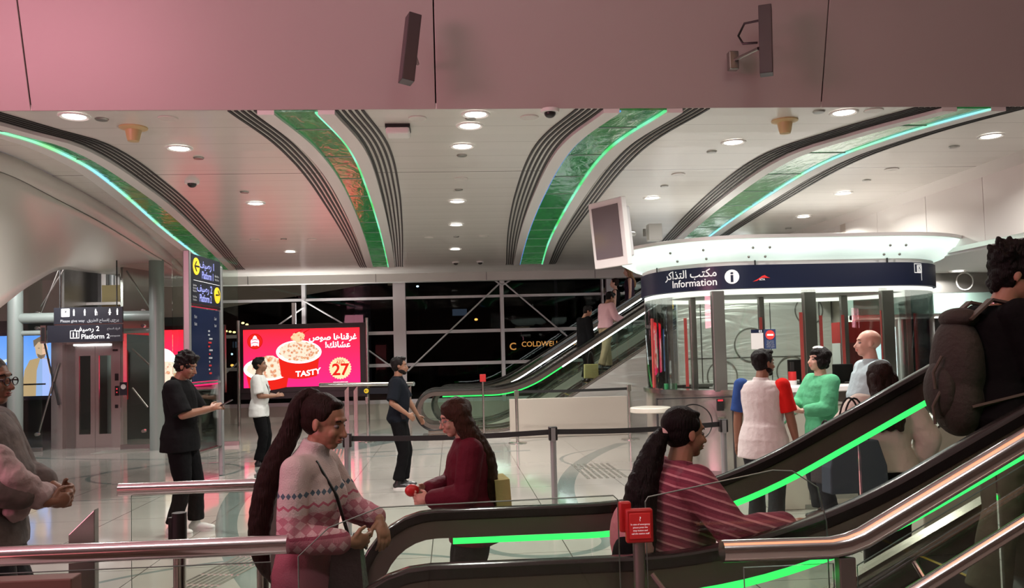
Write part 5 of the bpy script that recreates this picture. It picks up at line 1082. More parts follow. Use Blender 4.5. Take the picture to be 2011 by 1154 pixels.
    # hair
    st, hm = hair; hb = MB(); cap = lambda k=1., f=0.: hb.ball(Hd(-.026+f, 0, .045), (.102*s*k, .085*s*k, .090*s*k), 24, Rh).ball(Hd(-.045, 0, .0), (.072*s*k, .079*s*k, .075*s*k), 20, Rh)
    if st == 'short':
        cap(); hb.ball(Hd(.03, 0, .105), (.055*s, .062*s, .028*s), 14, Rh)
        for y in (-.07, .07): hb.ball(Hd(.012, y, .035), (.022*s, .013*s, .034*s), 10, Rh)
        dd = .022
    elif st == 'curly':
        cap(1.03); rn = random.Random(int(H*1000))
        for i in range(46):
            a, b = rn.uniform(0, 2*PI), rn.uniform(.1, 1.35); hb.ball(Hd(-.02+.095*math.cos(a)*math.cos(b), .085*math.sin(a)*math.cos(b), .055+.088*math.sin(b)), rn.uniform(.014, .023)*s, 8)
        hb.ball(Hd(.05, .0, .105), (.045*s, .055*s, .03*s), 12, Rh); dd = .03
    elif st == 'buzz': cap(.975); dd = .006
    elif st == 'bob':
        cap(1.08); hb.ball(Hd(.035, 0, .07), (.055*s, .072*s, .035*s), 14, Rh)
        for y in (-.06, .06): hb.ball(Hd(-.01, y, -.03), (.060*s, .035*s, .062*s), 12, Rh)
        hb.ball(Hd(-.06, 0, -.04), (.05*s, .07*s, .05*s), 12, Rh); dd = .03
    elif st == 'pulled':
        cap(1.0, -.006); hb.ball(Hd(.026, 0, .098), (.040*s, .056*s, .020*s), 14, Rh)
        for y in (-.070, .070): hb.ball(Hd(-.002, y, .045), (.036*s, .013*s, .034*s), 12, Rh)
        dd = .008
    elif st == 'long':
        cap(1.06); hb.ball(Hd(.022, 0, .092), (.050*s, .062*s, .026*s), 14, Rh)
        for y in (-.068, .068): hb.limb([Hd(-.005, y, .04), Hd(-.015, y*1.08, -.04), Hd(-.03, y, -.12)], [.034*s, .032*s, .034*s], 12)
        dd = .014
    elif st == 'messy':
        cap(1.05); rn = random.Random(3)
        for i in range(80):
            a, b = rn.uniform(0, 2*PI), rn.uniform(-.2, 1.4); q = Hd(-.03+.10*math.cos(a)*math.cos(b), .088*math.sin(a)*math.cos(b), .06+.095*math.sin(b)); q2 = q+(q-hc).normalized()*rn.uniform(.01, .05)*s; hb.limb([q, q2], [.022*s, .006*s], 8)
        hb.ball(Hd(-.03, 0, .13), (.075*s, .06*s, .05*s), 12, Rh); hb.ball(Hd(-.075, 0, -.05), (.035*s, .055*s, .05*s), 12, Rh); dd = .03
    if st != 'bald':
        h = hb.build('hair', HR[hm], body); remesh(h, vox*.8, 1, .5, dd*s, .03 if st in ('curly', 'messy') else .05); P['hair'] = h
    # clothes
    if top:
        m_, sl, hem, thick = top[:4]; cb = MB(); torso(cb, thick, hem, 1.48, hem_flare)
        if hem < .86: cb.rings([[T((.118*w+thick+.012*k_)*hem_flare*math.cos(a*PI/12)-.006, (.165*w+thick+.026*k_)*hem_flare*math.sin(a*PI/12), z) for a in range(24)] for z, k_ in ((hem, 1.), (min(.9, hem+.05), 1.), (.95, .6), (1.02, -.4), (1.06, -1.))])
        for k in 'LR':
            a, e, q = AM[k]; g = min(1.2, w)*sleeve_scale; y = .10*w*(1 if k == 'L' else -1); cb.limb([T(0, y, 1.40), a.lerp(T(0, y, 1.40), .35 if sl == 0 else 0)], [(.062+thick*(.5 if sl == 0 else 1))*s, (.050*g+thick*(.3 if sl == 0 else 1))*s])
            if 0 < sl < 1: cb.cone(a, a.lerp(e, sl), (.050*g+thick)*s, (.050*g+thick*1.5)*s, 18)
            elif sl >= 1:
                f = sl-1; mid = e.lerp(q, f); cb.limb([a, a.lerp(e, .5), e], [(.050*g+thick)*s, (.046*g+thick)*s, (.042*g+thick)*s]); cb.limb([e, e.lerp(mid, .5), mid-(mid-e).normalized()*.02*s], [(.042*g+thick)*s, (.041*g+thick)*s, (.032*g+thick)*s])
        if 'collar' in top[4:]: cb.rings([[nb+(Rh @ Vector((.0+r*math.cos(a*PI/10), r*math.sin(a*PI/10), z)))*s for a in range(20)] for r, z in ((.078, -.03), (.071, .035))])
        if 'turtle' in top[4:]: cb.rings([[nb.lerp(hc, t_)+(Rh @ Vector((r*math.cos(a*PI/10)+.0, r*math.sin(a*PI/10), 0)))*s for a in range(20)] for r, t_ in ((.085, -.12), (.068, .2), (.066, .45))])
        t_ = cb.build('shirt', m_, body); remesh(t_, vox*1.1, 3, .5, .012*s, .10); P['top'] = t_
    if pants:
        m_, ln, thick = pants[:3]; pb = MB(); torso(pb, .007, .86, 1.03)
        for k in 'LR':
            hp, kn, an = LG[k]; pb.limb([hp, hp.lerp(kn, .5), kn], [(.088*w+thick)*s, (.078*w+thick)*s, (.060+thick)*s], 16)
            if ln > 1:
                q = kn.lerp(an, ln-1); pb.limb([kn, kn.lerp(q, .5)], [(.060+thick)*s, (.056+thick)*s], 16); pb.cone(kn.lerp(q, .5), q, (.056+thick)*s, (.050+thick*1.6)*s, 18)
            else: pb.cone(hp.lerp(kn, .5), hp.lerp(kn, ln), (.078*w+thick)*s, (.080*w+thick*2)*s, 18)
        t_ = pb.build('trousers', m_, body); remesh(t_, vox*1.2, 2, .5, .014*s, .09); P['pants'] = t_
    if shoes:
        sm, solem = shoes
        for k in 'LR':
            hp, kn, an = LG[k]; fd = Vector(legs.get(k+'f', (1, 0, 0))).normalized(); tl = legs.get(k+'tilt', 0.)
            R3 = Matrix.Rotation(math.atan2(fd.y, fd.x), 3, 'Z') @ Matrix.Rotation(tl, 3, 'Y'); q = lambda x, y, z: an+(R3 @ Vector((x, y, z-.085)))*s
            z0 = an.z-.085*s; b = MB().ball(q(-.02, 0, .045), (.052*s, .040*s, .045*s), 14, R3).ball(q(.06, 0, .04), (.085*s, .042*s, .040*s), 14, R3).ball(q(.13, 0, .034), (.058*s, .044*s, .030*s), 14, R3).limb([q(-.005, 0, .06), q(-.0, 0, .10)], [.044*s, .042*s], 12)
            o = b.build('shoe', sm, body); remesh(o, vox, 1)
            mb = MB(); mb.rings([[q(x, y, z) for x, y in [(.06+.125*math.cos(a*PI/12), .048*math.sin(a*PI/12)*(1 if math.cos(a*PI/12) > 0 else .85)) for a in range(24)]] for z in (.0, .022)]); mb.build('sole', solem, o)
    return P
def strand(mb, pts, rs, n=14, k=5):                                 # a smooth lock of hair through the points
    m = (len(pts)-1)*k; P_ = [Vector(p) for p in pts]; R_ = [Vector((r, 0, 0)) for r in rs]
    mb.tube([crv(P_, i/m*.9999) for i in range(m+1)], [max(.003, crv(R_, i/m*.9999).x) for i in range(m+1)], n); mb.ball(pts[0], rs[0], n); mb.ball(crv(P_, .999), rs[-1], n); return mb
def child(P, mb, name, m, rm=None, **k):
    o = mb.build(name, m, P['body']);
    if rm: remesh(o, rm, **k)
    return o
def held(P, mb, name, m, label, cat, rm=None, group=None, **k):
    o = mb.build(name, m); o.location = P['body'].location; o.rotation_euler = P['body'].rotation_euler; tag(o, label, cat, group)
    if rm: remesh(o, rm, **k)
    return o
def watch(P, k, m='steel'):
    a, e, q = P['arm'][k]; s = P['s']; d = (q-e).normalized(); c = q-d*.03*s
    u = d.orthogonal().normalized(); v = d.cross(u); return child(P, MB().tube([c+(u*math.cos(a_*PI/8)+v*math.sin(a_*PI/8))*.029*s for a_ in range(16)], .005*s, 6, closed=True), 'wristwatch', M[m])
wsole = mat('sole_white', (.60, .60, .58), .5, bump=.05); bsole = mat('sole_black', (.02, .02, .02), .5, bump=.05)
blk = cloth('black_cloth', (.006, .006, .0065)); blkp = cloth('black_trouser', (.005, .005, .0055)); blks = mat('black_shoe', (.015, .015, .016), .35, bump=.1); whs = mat('white_shoe', (.62, .62, .60), .5, bump=.15)
# 1 black shirt man with a phone
P = person('man in an all-black shirt and trousers with white sneakers, looking down at a phone', (-2.70, 8.62, 0), 0, 1.79, lean=-2, head=(20, -.15), w=1.08, skinm='brown', hair=('curly', 'black'), top=(blk, .95, .80, .028, 'collar'), pants=(blkp, 1.93, .018), shoes=(whs, wsole), vox=.009,
    arms={'R': (.30, -.09, 1.20), 'Rh': (-.35, -.5, -.8), 'Rd': (.85, .35, .3), 'Rt': (0, .5, .8), 'L': (.31, .06, 1.20), 'Lh': (-.3, .6, -.8), 'Ld': (.85, -.35, .3), 'Lt': (0, -.5, .8), 'Rc': .7, 'Lc': .7}, legs={'L': (.10, .12, .085), 'R': (-.05, -.09, .085)}, belly=.02, hem_flare=1.06)
q = (P['arm']['R'][2]+P['arm']['L'][2])/2; held(P, MB().box((q.x+.07, q.y-.036, q.z+.045), (q.x+.20, q.y+.036, q.z+.055), Matrix.Rotation(-.45, 3, 'Y')), 'smartphone', M['black'], 'dark smartphone held in both hands by the man in black', 'phone')
child(P, MB().ball(P['Hd'](.088, 0, -.046), (.012, .022, .005), 10, P['Rh']).ball(P['Hd'](.074, 0, -.098), (.016, .018, .016), 10, P['Rh']), 'goatee', HR['black'])
# 2 man in the white T-shirt with a lanyard
P = person('man in a white T-shirt with a dark lanyard in front of the lit advert', (-3.10, 13.85, 0), 0, 1.73, head=(-4, 0), w=1.05, skinm='brown', hair=('short', 'black'), top=(cloth('white_tshirt', (.62, .64, .62)), .85, .80, .022), pants=(blkp, 1.95, .02), shoes=(blks, bsole), vox=.011, detail=1,
    arms={'R': (.27, -.08, 1.13), 'Rh': (-.5, -.4, -.8), 'Rd': (.9, .2, .2), 'Rt': (0, .6, .7), 'L': (.28, .05, 1.13), 'Lh': (-.4, .5, -.8), 'Ld': (.9, -.3, .25), 'Lt': (0, -.5, .8)}, legs={'L': (.04, .10, .085), 'R': (0, -.09, .085)}, belly=.03)
T = P['T']; child(P, MB().tube([T(-.05, -.06, 1.50), T(.07, -.085, 1.42), T(.150, -.06, 1.28), T(.165, 0, 1.10), T(.15, .06, 1.28), T(.07, .085, 1.42), T(-.05, .06, 1.50)], .007, 6), 'lanyard', M['black'])
# 3 man in the dark polo
P = person('man in a dark navy polo, one hand at his belt, before the far escalator', (-.70, 11.05, 0), 0, 1.68, head=(0, 0), w=1.06, skinm='brown', hair=('short', 'black'), beard=True, top=(cloth('navy_polo', (.008, .010, .014)), .9, .86, .022, 'collar'), pants=(blkp, 1.93, .018), shoes=(blks, wsole), vox=.010, detail=1,
    arms={'R': (.13, -.24, 1.0), 'Rh': (-1, -.4, 0), 'Rd': (.75, .2, -.6), 'Rt': (.4, .3, .8), 'L': (.26, .22, .93), 'Lh': (-.8, .4, 0), 'Ld': (.6, 0, -.8), 'Lt': (.8, -.3, .3)}, legs={'L': (.04, .10, .085), 'R': (-.02, -.09, .085)}, belly=.02)
T = P['T']; child(P, MB().box(T(-.02, -.19, .93), T(.10, -.17, 1.0)), 'belt_pouch', M['black'])
# 4 white polo man with one red and one blue sleeve
pol = cloth('white_polo', (.62, .58, .56), .6)
P = person('man in a white polo with one red and one blue sleeve, seen from behind', (2.74, 7.30, 0), math.radians(52), 1.66, head=(2, -.62), w=1.10, skinm='brown', hair=('short', 'black'), beard=True, top=(pol, 0, .76, .026, 'collar'), pants=(cloth('dark_jeans', (.030, .033, .036)), 1.88, .02), shoes=(blks, wsole), vox=.008,
    arms={'R': (.05, -.30, .84), 'Rh': (-.6, -.4, 0), 'L': (.05, .28, .82), 'Lh': (-.6, .4, 0)}, legs={'L': (.10, .13, .085), 'R': (-.10, -.11, .085)}, belly=.03, hem_flare=1.04)
for k, nm, c in (('R', 'red_sleeve', (.60, .018, .015)), ('L', 'blue_sleeve', (.03, .07, .22))):
    a, e, q = P['arm'][k]; s = P['s']; m_ = cloth(nm, c, .4); mb = MB().limb([a+Vector((0, 0, .008)), a.lerp(e, .3)], [.075*s, .076*s], 16).cone(a.lerp(e, .3), a.lerp(e, .82), .075*s, .076*s, 20); o = child(P, mb, nm, m_, .009, sm=2, disp=.012, dsize=.09); o['label'] = nm.replace('_', ' ')
# 5 woman in the pink patterned sweater
def sweater():
    n = NB('fair_isle_sweater'); X, Y, Z = n.xyz(); ang = n.math('ARCTAN2', Y, X)
    z = n.math('DIVIDE', Z, 1.53/1.75)
    def st(a, b): return n.math('MULTIPLY', n.math('GREATER_THAN', z, a), n.math('LESS_THAN', z, b))
    tri = lambda v, k, ph=0.: n.math('ABSOLUTE', n.math('SUBTRACT', n.math('FRACT', n.math('ADD', n.math('MULTIPLY', v, k), ph)), .5))
    hx = n.math('ADD', X, n.math('MULTIPLY', Y, .35))
    c = n.mix(n.math('MULTIPLY', n.math('SUBTRACT', z, .95), 3.2, True), (.36, .12, .155), (.48, .22, .26))
    c = n.mix(n.math('GREATER_THAN', z, 1.245), c, (.60, .52, .50))
    dia = n.math('LESS_THAN', n.math('ADD', tri(hx, 44.), n.math('MULTIPLY', n.math('ABSOLUTE', n.math('SUBTRACT', z, 1.335)), 32)), .46)
    c = n.mix(n.math('MULTIPLY', dia, st(1.30, 1.37)), c, (.10, .15, .19))
    zz = n.math('LESS_THAN', n.math('ABSOLUTE', n.math('SUBTRACT', n.math('SUBTRACT', z, 1.275), n.math('MULTIPLY', tri(hx, 26.), .03))), .006)
    c = n.mix(n.math('MULTIPLY', zz, st(1.25, 1.30)), c, (.50, .16, .22))
    mot = n.math('GREATER_THAN', n.math('ADD', tri(hx, 22., .25), tri(z, 24.)), .52)
    c = n.mix(n.math('MULTIPLY', mot, st(1.16, 1.25)), c, (.62, .42, .44))
    c = n.mix(st(1.145, 1.16), c, (.30, .08, .12))
    d2 = n.math('LESS_THAN', n.math('ADD', tri(hx, 22.), n.math('MULTIPLY', n.math('ABSOLUTE', n.math('SUBTRACT', z, 1.105)), 18)), .42)
    c = n.mix(n.math('MULTIPLY', d2, st(1.07, 1.135)), c, (.60, .40, .42))
    n.nt.links.new(c, n.b.inputs['Base Color']); n.b.inputs['Roughness'].default_value = .95; n.b.inputs['Specular IOR Level'].default_value = .1; n.bump(n.noise(180, 3), .8, .004); return n.m
P = person('woman in a white and pink patterned sweater with a very long dark ponytail', (-.60, 3.52, 0), math.radians(-14), 1.545, lean=3, head=(14, -.10), w=.96, bust=.30, skinm='tan', hair=('pulled', 'dark'), top=(sweater(), 1.92, .83, .024, 'turtle'), pants=(blkp, 1.95, .014), shoes=(blks, bsole), vox=.0065,
    arms={'R': (.245, -.115, 1.10), 'Rh': (-.3, -.35, -.9), 'Rd': (.55, .6, -.1), 'Rt': (.3, -.1, .9), 'L': (.31, .10, 1.16), 'Lh': (-.2, .7, -.6), 'Ld': (.40, -.35, -.75), 'Lt': (-.5, -.8, .1), 'Rc': .7, 'Lc': .55}, legs={'L': (.12, .09, .085), 'R': (-.12, -.08, .085)}, neck_fwd=.03)
Hd, T, s = P['Hd'], P['T'], P['s']; WP = P
o = child(P, MB().limb([Hd(-.085, 0, .105), Hd(-.115, 0, .112)], [.034*s, .028*s], 12), 'hair_tie_knot', HR['dark'], .006)
pts = [Hd(-.10, 0, .11), Hd(-.13, -.01, .09), Hd(-.145, -.02, .03), Hd(-.150, -.03, -.08), T(-.175, -.05, 1.40), T(-.205, -.06, 1.25), T(-.215, -.07, 1.10), T(-.19, -.07, .98), T(-.15, -.06, .90)]
o = child(P, strand(MB(), pts, [r*s for r in (.026, .036, .044, .050, .054, .056, .050, .034, .010)]), 'ponytail', HR['dark'], .006, sm=1, disp=.008, dsize=.03)
w_ = watch(P, 'R', 'steel'); watch(P, 'L', 'black')
a = P['arm']['R'][2]; held(P, MB().rings([[Vector((a.x+x-.03, a.y+.06+y, z)) for x, y in ((-.08, -.035), (.08, -.035), (.08, .035), (-.08, .035))] for z, k in ((a.z-.26, 1),)]+[[Vector((a.x+x*.72-.03, a.y+.06+y*.6, a.z-.03)) for x, y in ((-.08, -.035), (.08, -.035), (.08, .035), (-.08, .035))]]).tube([Vector((a.x-.03, a.y+.06, a.z-.04)), Vector((a.x+.0, a.y+.05, a.z+.02)), Vector((a.x+.05, a.y+.06, a.z-.04))], .006, 6), 'handbag', mat('black_leather', (.012, .012, .012), .4, bump=.3, bscale=50), 'small black bag hanging from the forearm of the woman in the pink sweater', 'bag')
child(P, MB().tube([T(.06, -.10, 1.46), T(.15, -.06, 1.30), T(.17, .05, 1.1)], .008*s, 6), 'bag_strap', M['black'])
# 6 woman in the maroon jacket
P = person('woman in a maroon jacket with long brown hair and glasses, holding something red, facing left', (.10, 4.72, 0), math.radians(186), 1.45, lean=4, head=(14, .10), w=1.0, bust=.1, skinm='light', hair=('long', 'brown'), top=(cloth('maroon_jacket', (.10, .012, .022), .6, .6), 1.95, .80, .032, 'collar'), pants=(cloth('black_wide', (.012, .014, .014)), 1.9, .035), shoes=(blks, bsole), vox=.0075,
    arms={'L': (.29, .08, 1.10), 'Lh': (-.4, .4, -.8), 'Ld': (.9, -.25, .05), 'Lt': (.1, -.3, .9), 'R': (.30, -.05, 1.14), 'Rh': (-.3, -.6, -.7), 'Rd': (.9, .3, 0), 'Rt': (.1, .3, .9), 'Lc': .8, 'Rc': .8}, hem_flare=1.05, sleeve_scale=1.1)
Hd, T, s = P['Hd'], P['T'], P['s']
pts = [Hd(-.045, 0, .03), Hd(-.055, 0, -.10), T(-.10, 0, 1.38), T(-.125, 0, 1.24), T(-.135, 0, 1.08), T(-.13, 0, .95)]
mb = MB()
for yy in (-.055, 0, .055): strand(mb, [p_+Vector((0, yy*s, 0)) for p_ in pts], [r*s for r in (.066, .070, .068, .062, .050, .020)], 12)
child(P, mb, 'long_hair', HR['brown'], .008, sm=1, disp=.018, dsize=.035)
mb = MB()
for y in (-.032, .032): mb.tube([Hd(.098, y+.02*math.cos(a_*PI/8), -.002+.016*math.sin(a_*PI/8)) for a_ in range(16)], .0016, 5, closed=True); mb.tube([Hd(.095, y*1.65, .0), Hd(.0, .079*(1 if y > 0 else -1), .005)], .0016, 5)
child(P, mb, 'eyeglasses', M['steel'])
q = (P['arm']['L'][2]+P['arm']['R'][2])/2; held(P, MB().ball((q.x+.09, q.y, q.z+.03), (.04, .025, .035), 12), 'purse', M['red'], 'small red purse held by the woman in the maroon jacket', 'purse')
bt_ = held(P, MB().rings([[T(-.20+x, y, z) for x, y in ((-.05, -.14), (.05, -.14), (.05, .14), (-.05, .14))] for z in (.86, 1.20)]), 'shoulder_bag', cloth('yellow_canvas', (.42, .38, .16)), 'pale yellow cloth bag worn behind the maroon jacket', 'bag')
# 7 woman with the striped sweater and black ponytail
def stripes():
    n = NB('striped_sweater'); X, Y, Z = n.xyz()
    f = n.math('FRACT', n.math('MULTIPLY', n.math('ADD', n.math('ADD', Z, n.math('MULTIPLY', X, .35)), n.math('MULTIPLY', n.noise(6, 2), .02)), 26.))
    c = n.mix(n.math('LESS_THAN', f, .22), (.24, .045, .075), (.52, .24, .26)); c2 = n.mix(n.math('GREATER_THAN', f, .62), c, (.17, .03, .055))
    n.nt.links.new(c2, n.b.inputs['Base Color']); n.b.inputs['Roughness'].default_value = .9; n.bump(n.noise(120, 3), .6, .004); return n.m
P = person('woman in a maroon striped sweater with a low black ponytail, reaching for the escalator handrail', (.87, 3.36, 0), math.radians(12), 1.45, lean=5, head=(4, .05), w=1.12, bust=.5, skinm='tan', hair=('pulled', 'black'), top=(stripes(), 1.93, .86, .026, 'collar'), pants=(blkp, 1.95, .016), shoes=(blks, bsole), vox=.0065,
    arms={'R': (.39, -.40, 1.235), 'Rh': (.1, -.5, -.9), 'Rd': (1, -.32, -.02), 'Rt': (.2, .9, .25), 'L': (.26, .20, .98), 'Lh': (-.4, .5, -.8), 'Rc': .12}, legs={'L': (.16, .1, .085), 'R': (-.12, -.1, .085)}, belly=.05, sleeve_scale=1.2)
Hd, T, s = P['Hd'], P['T'], P['s']
child(P, MB().limb([Hd(-.115, 0, -.005), Hd(-.128, 0, -.012)], [.030*s, .030*s], 12), 'scrunchie', cloth('pale_pink', (.65, .42, .40)), .006)
pts = [Hd(-.11, 0, -.01), Hd(-.15, 0, -.04), T(-.17, -.02, 1.47), T(-.21, -.04, 1.36), T(-.215, -.05, 1.22), T(-.19, -.05, 1.10), T(-.15, -.05, 1.00)]
child(P, strand(MB(), pts, [r*s for r in (.03, .048, .066, .078, .076, .060, .012)]), 'ponytail', HR['black'], .006, sm=1, disp=.012, dsize=.03)
bk = held(P, MB().ball(T(-.22, .02, 1.12), (.10*s, .15*s, .19*s), 18).ball(T(-.20, .02, 1.0), (.10*s, .15*s, .12*s), 16), 'backpack', cloth('pink_canvas', (.55, .25, .27)), 'pink and black backpack on the woman in the striped sweater', 'backpack', .009, sm=2)
MB().ball(T(-.29, -.07, 1.04), (.055*s, .10*s, .11*s), 14).build('front_pocket', blk, bk)
# 8 man with the big backpack on the escalator
zst = rise(2.3, NEAR['x0'], NEAR['tn'])
P = person('man in black with messy hair and olive trousers riding up the near escalator', (2.41, 3.56, .53), math.radians(-8), 1.56, lean=3, head=(14, -.2), w=1.16, skinm='tan', hair=('messy', 'black'), top=(blk, .95, .86, .03), pants=(cloth('olive_trousers', (.15, .155, .115), .5), 1.93, .03), shoes=(mat('dark_sneaker', (.03, .03, .03), .5, bump=.1), wsole), vox=.0075, detail=1,
    arms={'R': (.34, -.10, 1.18), 'Rh': (-.4, -.3, -.9), 'L': (.34, .12, 1.18), 'Lh': (-.4, .3, -.9)}, legs={'L': (.16, .10, .085), 'R': (-.16, -.10, .085)}, neck_fwd=.05)
T, s = P['T'], P['s']
bc = mat('backpack_cloth', (.030, .024, .018), .8, bump=.5, bscale=40, var=.2)
bp = held(P, MB().ball(T(-.205, 0, 1.18), (.115*s, .16*s, .24*s), 24).ball(T(-.205, 0, 1.00), (.115*s, .165*s, .17*s), 20), 'backpack', bc, 'large dark brown backpack with olive base on the man riding the near escalator', 'backpack', .01, sm=4, disp=.014, dsize=.12)
remesh(MB().ball(T(-.285, 0, 1.05), (.070*s, .13*s, .15*s), 16).build('front_pocket', bc, bp), .01, 2)
remesh(MB().ball(T(-.20, 0, 1.41), (.09*s, .12*s, .055*s), 16).build('top_flap', bc, bp), .01, 2)
for y in (-.11, .11): MB().tube([T(-.20, y, 1.40), T(-.10, y, 1.50), T(.03, y, 1.475), T(.135, y, 1.38), T(.155, y, 1.22), T(.02, y*1.9, 1.05), T(-.2, y*1.3, .98)], .03, prof=[(-.026, -.005), (-.026, .006), (.026, .006), (.026, -.005)]).build('strap', mat('strap_brown', (.075, .055, .04), .7, bump=.3), bp)
for z in (1.22, 1.06): MB().tube([T(-.32, -.09, z), T(-.36, -.09, z-.08), T(-.35, -.09, z-.16)], .007, 8).build('buckle_strap', MATS['strap_brown'], bp)
child(P, MB().tube([P['nb']+Vector((.068*math.cos(a_*PI/10), .068*math.sin(a_*PI/10), .02))*s for a_ in range(20)], .003, 6, closed=True), 'necklace', M['steel'])
# 9 bald man, 10 green top, 11 white jacket
P = person('bald man in a light blue-grey shirt facing left, behind the woman in the white jacket', (3.78, 7.35, 0), math.radians(172), 1.82, head=(-3, -.05), w=1.25, skinm='pale', hair=('bald', 'fair'), top=(cloth('grey_blue_shirt', (.34, .42, .44)), .9, .84, .026, 'collar'), pants=(cloth('grey_trousers', (.08, .08, .09)), 1.93, .02), shoes=(blks, bsole), vox=.009, belly=.06, detail=1)
P = person('woman in a green cardigan with short black hair and raised hands, facing left', (3.62, 8.05, 0), math.radians(186), 1.66, head=(-4, 0), w=1.12, bust=.2, skinm='pale', hair=('bob', 'black'), top=(cloth('green_knit', (.10, .38, .20), .7), 1.75, .80, .028), pants=(cloth('dark_skirt', (.03, .03, .035)), 1.9, .025), shoes=(blks, bsole), vox=.009, detail=1,
    arms={'L': (.33, .16, 1.13), 'Lh': (-.4, .4, -.8), 'Ld': (.8, 0, .3), 'Lt': (0, -.4, .9), 'R': (.38, -.12, 1.16), 'Rh': (-.4, -.4, -.8), 'Rd': (.8, 0, .3), 'Rt': (0, .4, .9), 'Lc': .7, 'Rc': .7}, belly=.04)
child(P, MB().ball(P['Hd'](-.01, -.02, .125), (.05, .07, .022), 12, P['Rh']), 'white_hair_band', M['white']); watch(P, 'L')
P = person('woman in a cream knitted jacket with long dark hair, seen from behind', (2.98, 5.65, 0), math.radians(78), 1.56, head=(4, .35), w=1.0, skinm='light', hair=('long', 'dark'), top=(cloth('cream_knit', (.60, .54, .47), .7), 1.95, .88, .045), pants=(blkp, 1.9, .04), shoes=(blks, bsole), vox=.008, detail=1, hem_flare=1.1, sleeve_scale=1.25,
    arms={'L': (.12, .30, 1.0), 'Lh': (-.5, .8, 0), 'R': (.10, -.28, .95), 'Rh': (-.5, -.5, 0)})
T, s = P['T'], P['s']; mb = MB()
for yy in (-.06, 0, .06): strand(mb, [P['Hd'](-.06, yy, .0), P['Hd'](-.075, yy*1.1, -.10), T(-.13, yy*1.2, 1.38), T(-.155, yy*1.15, 1.26)], [.055*s, .055*s, .048*s, .03*s])
child(P, mb, 'long_hair', HR['dark'], .009, sm=1, disp=.016, dsize=.04)
def tote(p, sx, sz, m, lab, P=None, rz=0., strap=.2, tp=.75):
    o = empty('tote_bag', p, rz, label=lab, cat='bag'); b = MB().rings([[Vector((x*sx/2*k, y*.06*k, z)) for x, y in ((-1, -1), (0, -1.25), (1, -1), (1, 1), (0, 1.25), (-1, 1))] for z, k in ((0, 1.), (sz*.5, .98), (sz, tp))]).build('bag_body', m, o, smooth=False, bevel=.01)
    for y in (-.03, .03): MB().tube([(sx*.22*math.cos(PI*i/14), y, sz-.02+strap*math.sin(PI*i/14)) for i in range(15)], .007, 6).build('handle', M['black'], o)
    return o
tote(on_y(1680, 965, 5.45), .42, .34, cloth('blue_grey_tote', (.075, .10, .125), .3), 'large blue-grey tote bag hanging beside the cream jacket', rz=.1, strap=.30)
tote(on_y(1632, 945, 5.6), .26, .28, cloth('dark_grey_bag', (.09, .095, .095), .5), 'dark grey soft bag left of the blue-grey tote', rz=.4, strap=.15, tp=.6)
# 12 man cut by the left edge
P = person('man with glasses and cropped grey hair holding a rolled jacket, cut by the frame edge', (-2.24, 4.25, 0), math.radians(10), 1.74, lean=-2, head=(2, -.25), w=1.12, skinm='brown', hair=('buzz', 'grey'), top=(mat('camo_shirt', (.11, .085, .075), .8, bump=.5, bscale=25, var=.9, vscale=14), 1.6, .84, .035), pants=(cloth('black_shorts', (.02, .02, .022), .4, .45), 1.0, .03), shoes=(blks, wsole), vox=.0075, belly=.06,
    arms={'R': (.30, -.12, 1.05), 'Rh': (-.5, -.4, -.7), 'Rd': (.8, .4, 0), 'Rt': (.2, 0, .9), 'L': (.31, .05, 1.08), 'Lh': (-.4, .5, -.8), 'Ld': (.7, -.5, 0), 'Lt': (0, 0, 1), 'Rc': .8, 'Lc': .8})
Hd, T = P['Hd'], P['T']; mb = MB()
for y in (-.033, .033): mb.tube([Hd(.102, y+.023*math.cos(a_*PI/8), -.0+.019*math.sin(a_*PI/8)) for a_ in range(16)], .003, 6, closed=True); mb.tube([Hd(.10, y*1.7, .005), Hd(.0, .082*(1 if y > 0 else -1), .008)], .0035, 6)
child(P, mb, 'eyeglasses', M['black'])
held(P, MB().limb([T(.12, -.20, 1.30), T(.18, -.20, 1.18), T(.25, -.12, 1.08), T(.26, .06, 1.05)], [.045, .065, .065, .055], 14).ball(T(.15, -.08, 1.02), (.06, .09, .06), 14), 'rolled_jacket', mat('grey_pink_fleece', (.36, .27, .26), .9, bump=.8, bscale=30, var=.35, vscale=10), 'crumpled grey and pink jacket carried by the man at the left edge', 'jacket', .009, sm=2, disp=.022, dsize=.05)
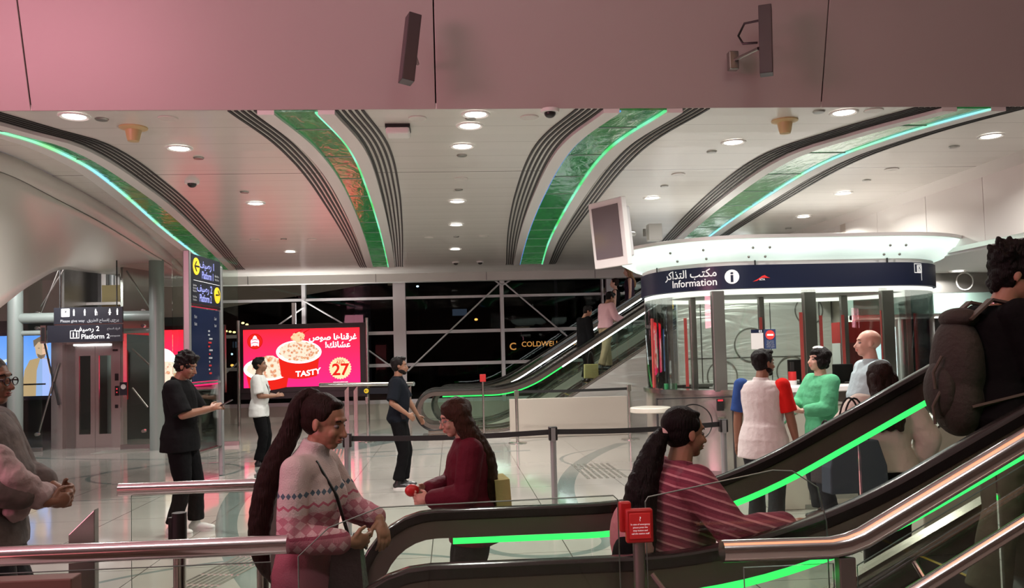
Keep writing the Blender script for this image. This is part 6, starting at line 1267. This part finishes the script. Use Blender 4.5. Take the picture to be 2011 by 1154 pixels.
# 13-16 riders on the far escalator, seen far away
ES = lambda x: round(rise(x, 1.36, .61), 3)
def stepz(x, x0=1.36):
    k = int((x-(x0-.9))/.4); return round(rise(x0-.9+.4*k+.2, x0, .61), 3)
fv = dict(vox=.013, detail=0)
x = 3.30; P = person('man in a pale pink shirt and khaki trousers riding the far escalator, seen from behind', (x, 17.75, stepz(x)), math.radians(25), 1.70, lean=6, head=(22, -.2), w=1.05, skinm='tan', hair=('short', 'black'), top=(cloth('pink_shirt', (.66, .40, .42)), 1.7, .92, .03), pants=(cloth('khaki', (.42, .33, .20)), 1.93, .02), shoes=(blks, bsole), arms={'R': (.36, -.20, 1.12), 'Rh': (-.4, -.4, -.8), 'L': (.3, .16, 1.1), 'Lh': (-.4, .4, -.8)}, legs={'L': (.14, .1, .085), 'R': (-.22, -.10, .085)}, **fv)
x = 2.9; P = person('person in a black suit standing lower on the far escalator, carrying a yellow bag', (x, 18.05, stepz(x)), math.radians(20), 1.66, head=(18, -.3), w=1.1, skinm='tan', hair=('short', 'black'), top=(blk, 1.95, .80, .035), pants=(blkp, 1.93, .02), shoes=(blks, bsole), arms={'R': (.05, -.26, .84)}, **fv)
tote((2.93, 17.58, stepz(2.9)+.10), .30, .30, cloth('yellow_tote', (.50, .44, .18), .5), 'yellow woven bag on the far escalator beside the man in khaki', rz=.05, strap=.28, tp=.95)
x = 3.92; P = person('woman in a sleeveless black top with tied dark hair riding the far escalator', (x, 19.65, stepz(x, 1.06)), math.radians(160), 1.64, w=.92, skinm='pale', hair=('pulled', 'dark'), top=(blk, 0, .90, .018), pants=(cloth('grey_leggings', (.12, .13, .13)), 1.9, .012), shoes=(whs, wsole), bust=.3, **fv)
x = 4.27; P = person('woman with long fair hair and bare shoulders, highest rider on the far escalator', (x, 19.7, stepz(x, 1.06)), math.radians(170), 1.68, w=.98, skinm='pale', hair=('long', 'fair'), top=(cloth('dark_plum', (.035, .02, .035)), 0, .86, .02), pants=(cloth('grey_leggings', (.12, .13, .13)), 1.9, .012), shoes=(whs, wsole), bust=.3, **fv)
mb = MB()
for yy in (-.05, .05): strand(mb, [P['Hd'](-.06, yy, .0), P['Hd'](-.075, yy, -.12), P['T'](-.12, yy, 1.36), P['T'](-.13, yy, 1.25)], [.05, .05, .045, .025])
child(P, mb, 'long_hair', HR['fair'], .014)
# 17 clerk seen dimly through the booth glass, far right
P = person('person in dark clothes in the dark doorway seen past the right end of the booth', (7.9, 13.6, 0), math.radians(200), 1.68, w=1.0, skinm='deep', hair=('short', 'black'), top=(blk, 1.9, .82, .03), pants=(blkp, 1.93, .02), shoes=(blks, bsole), **fv)
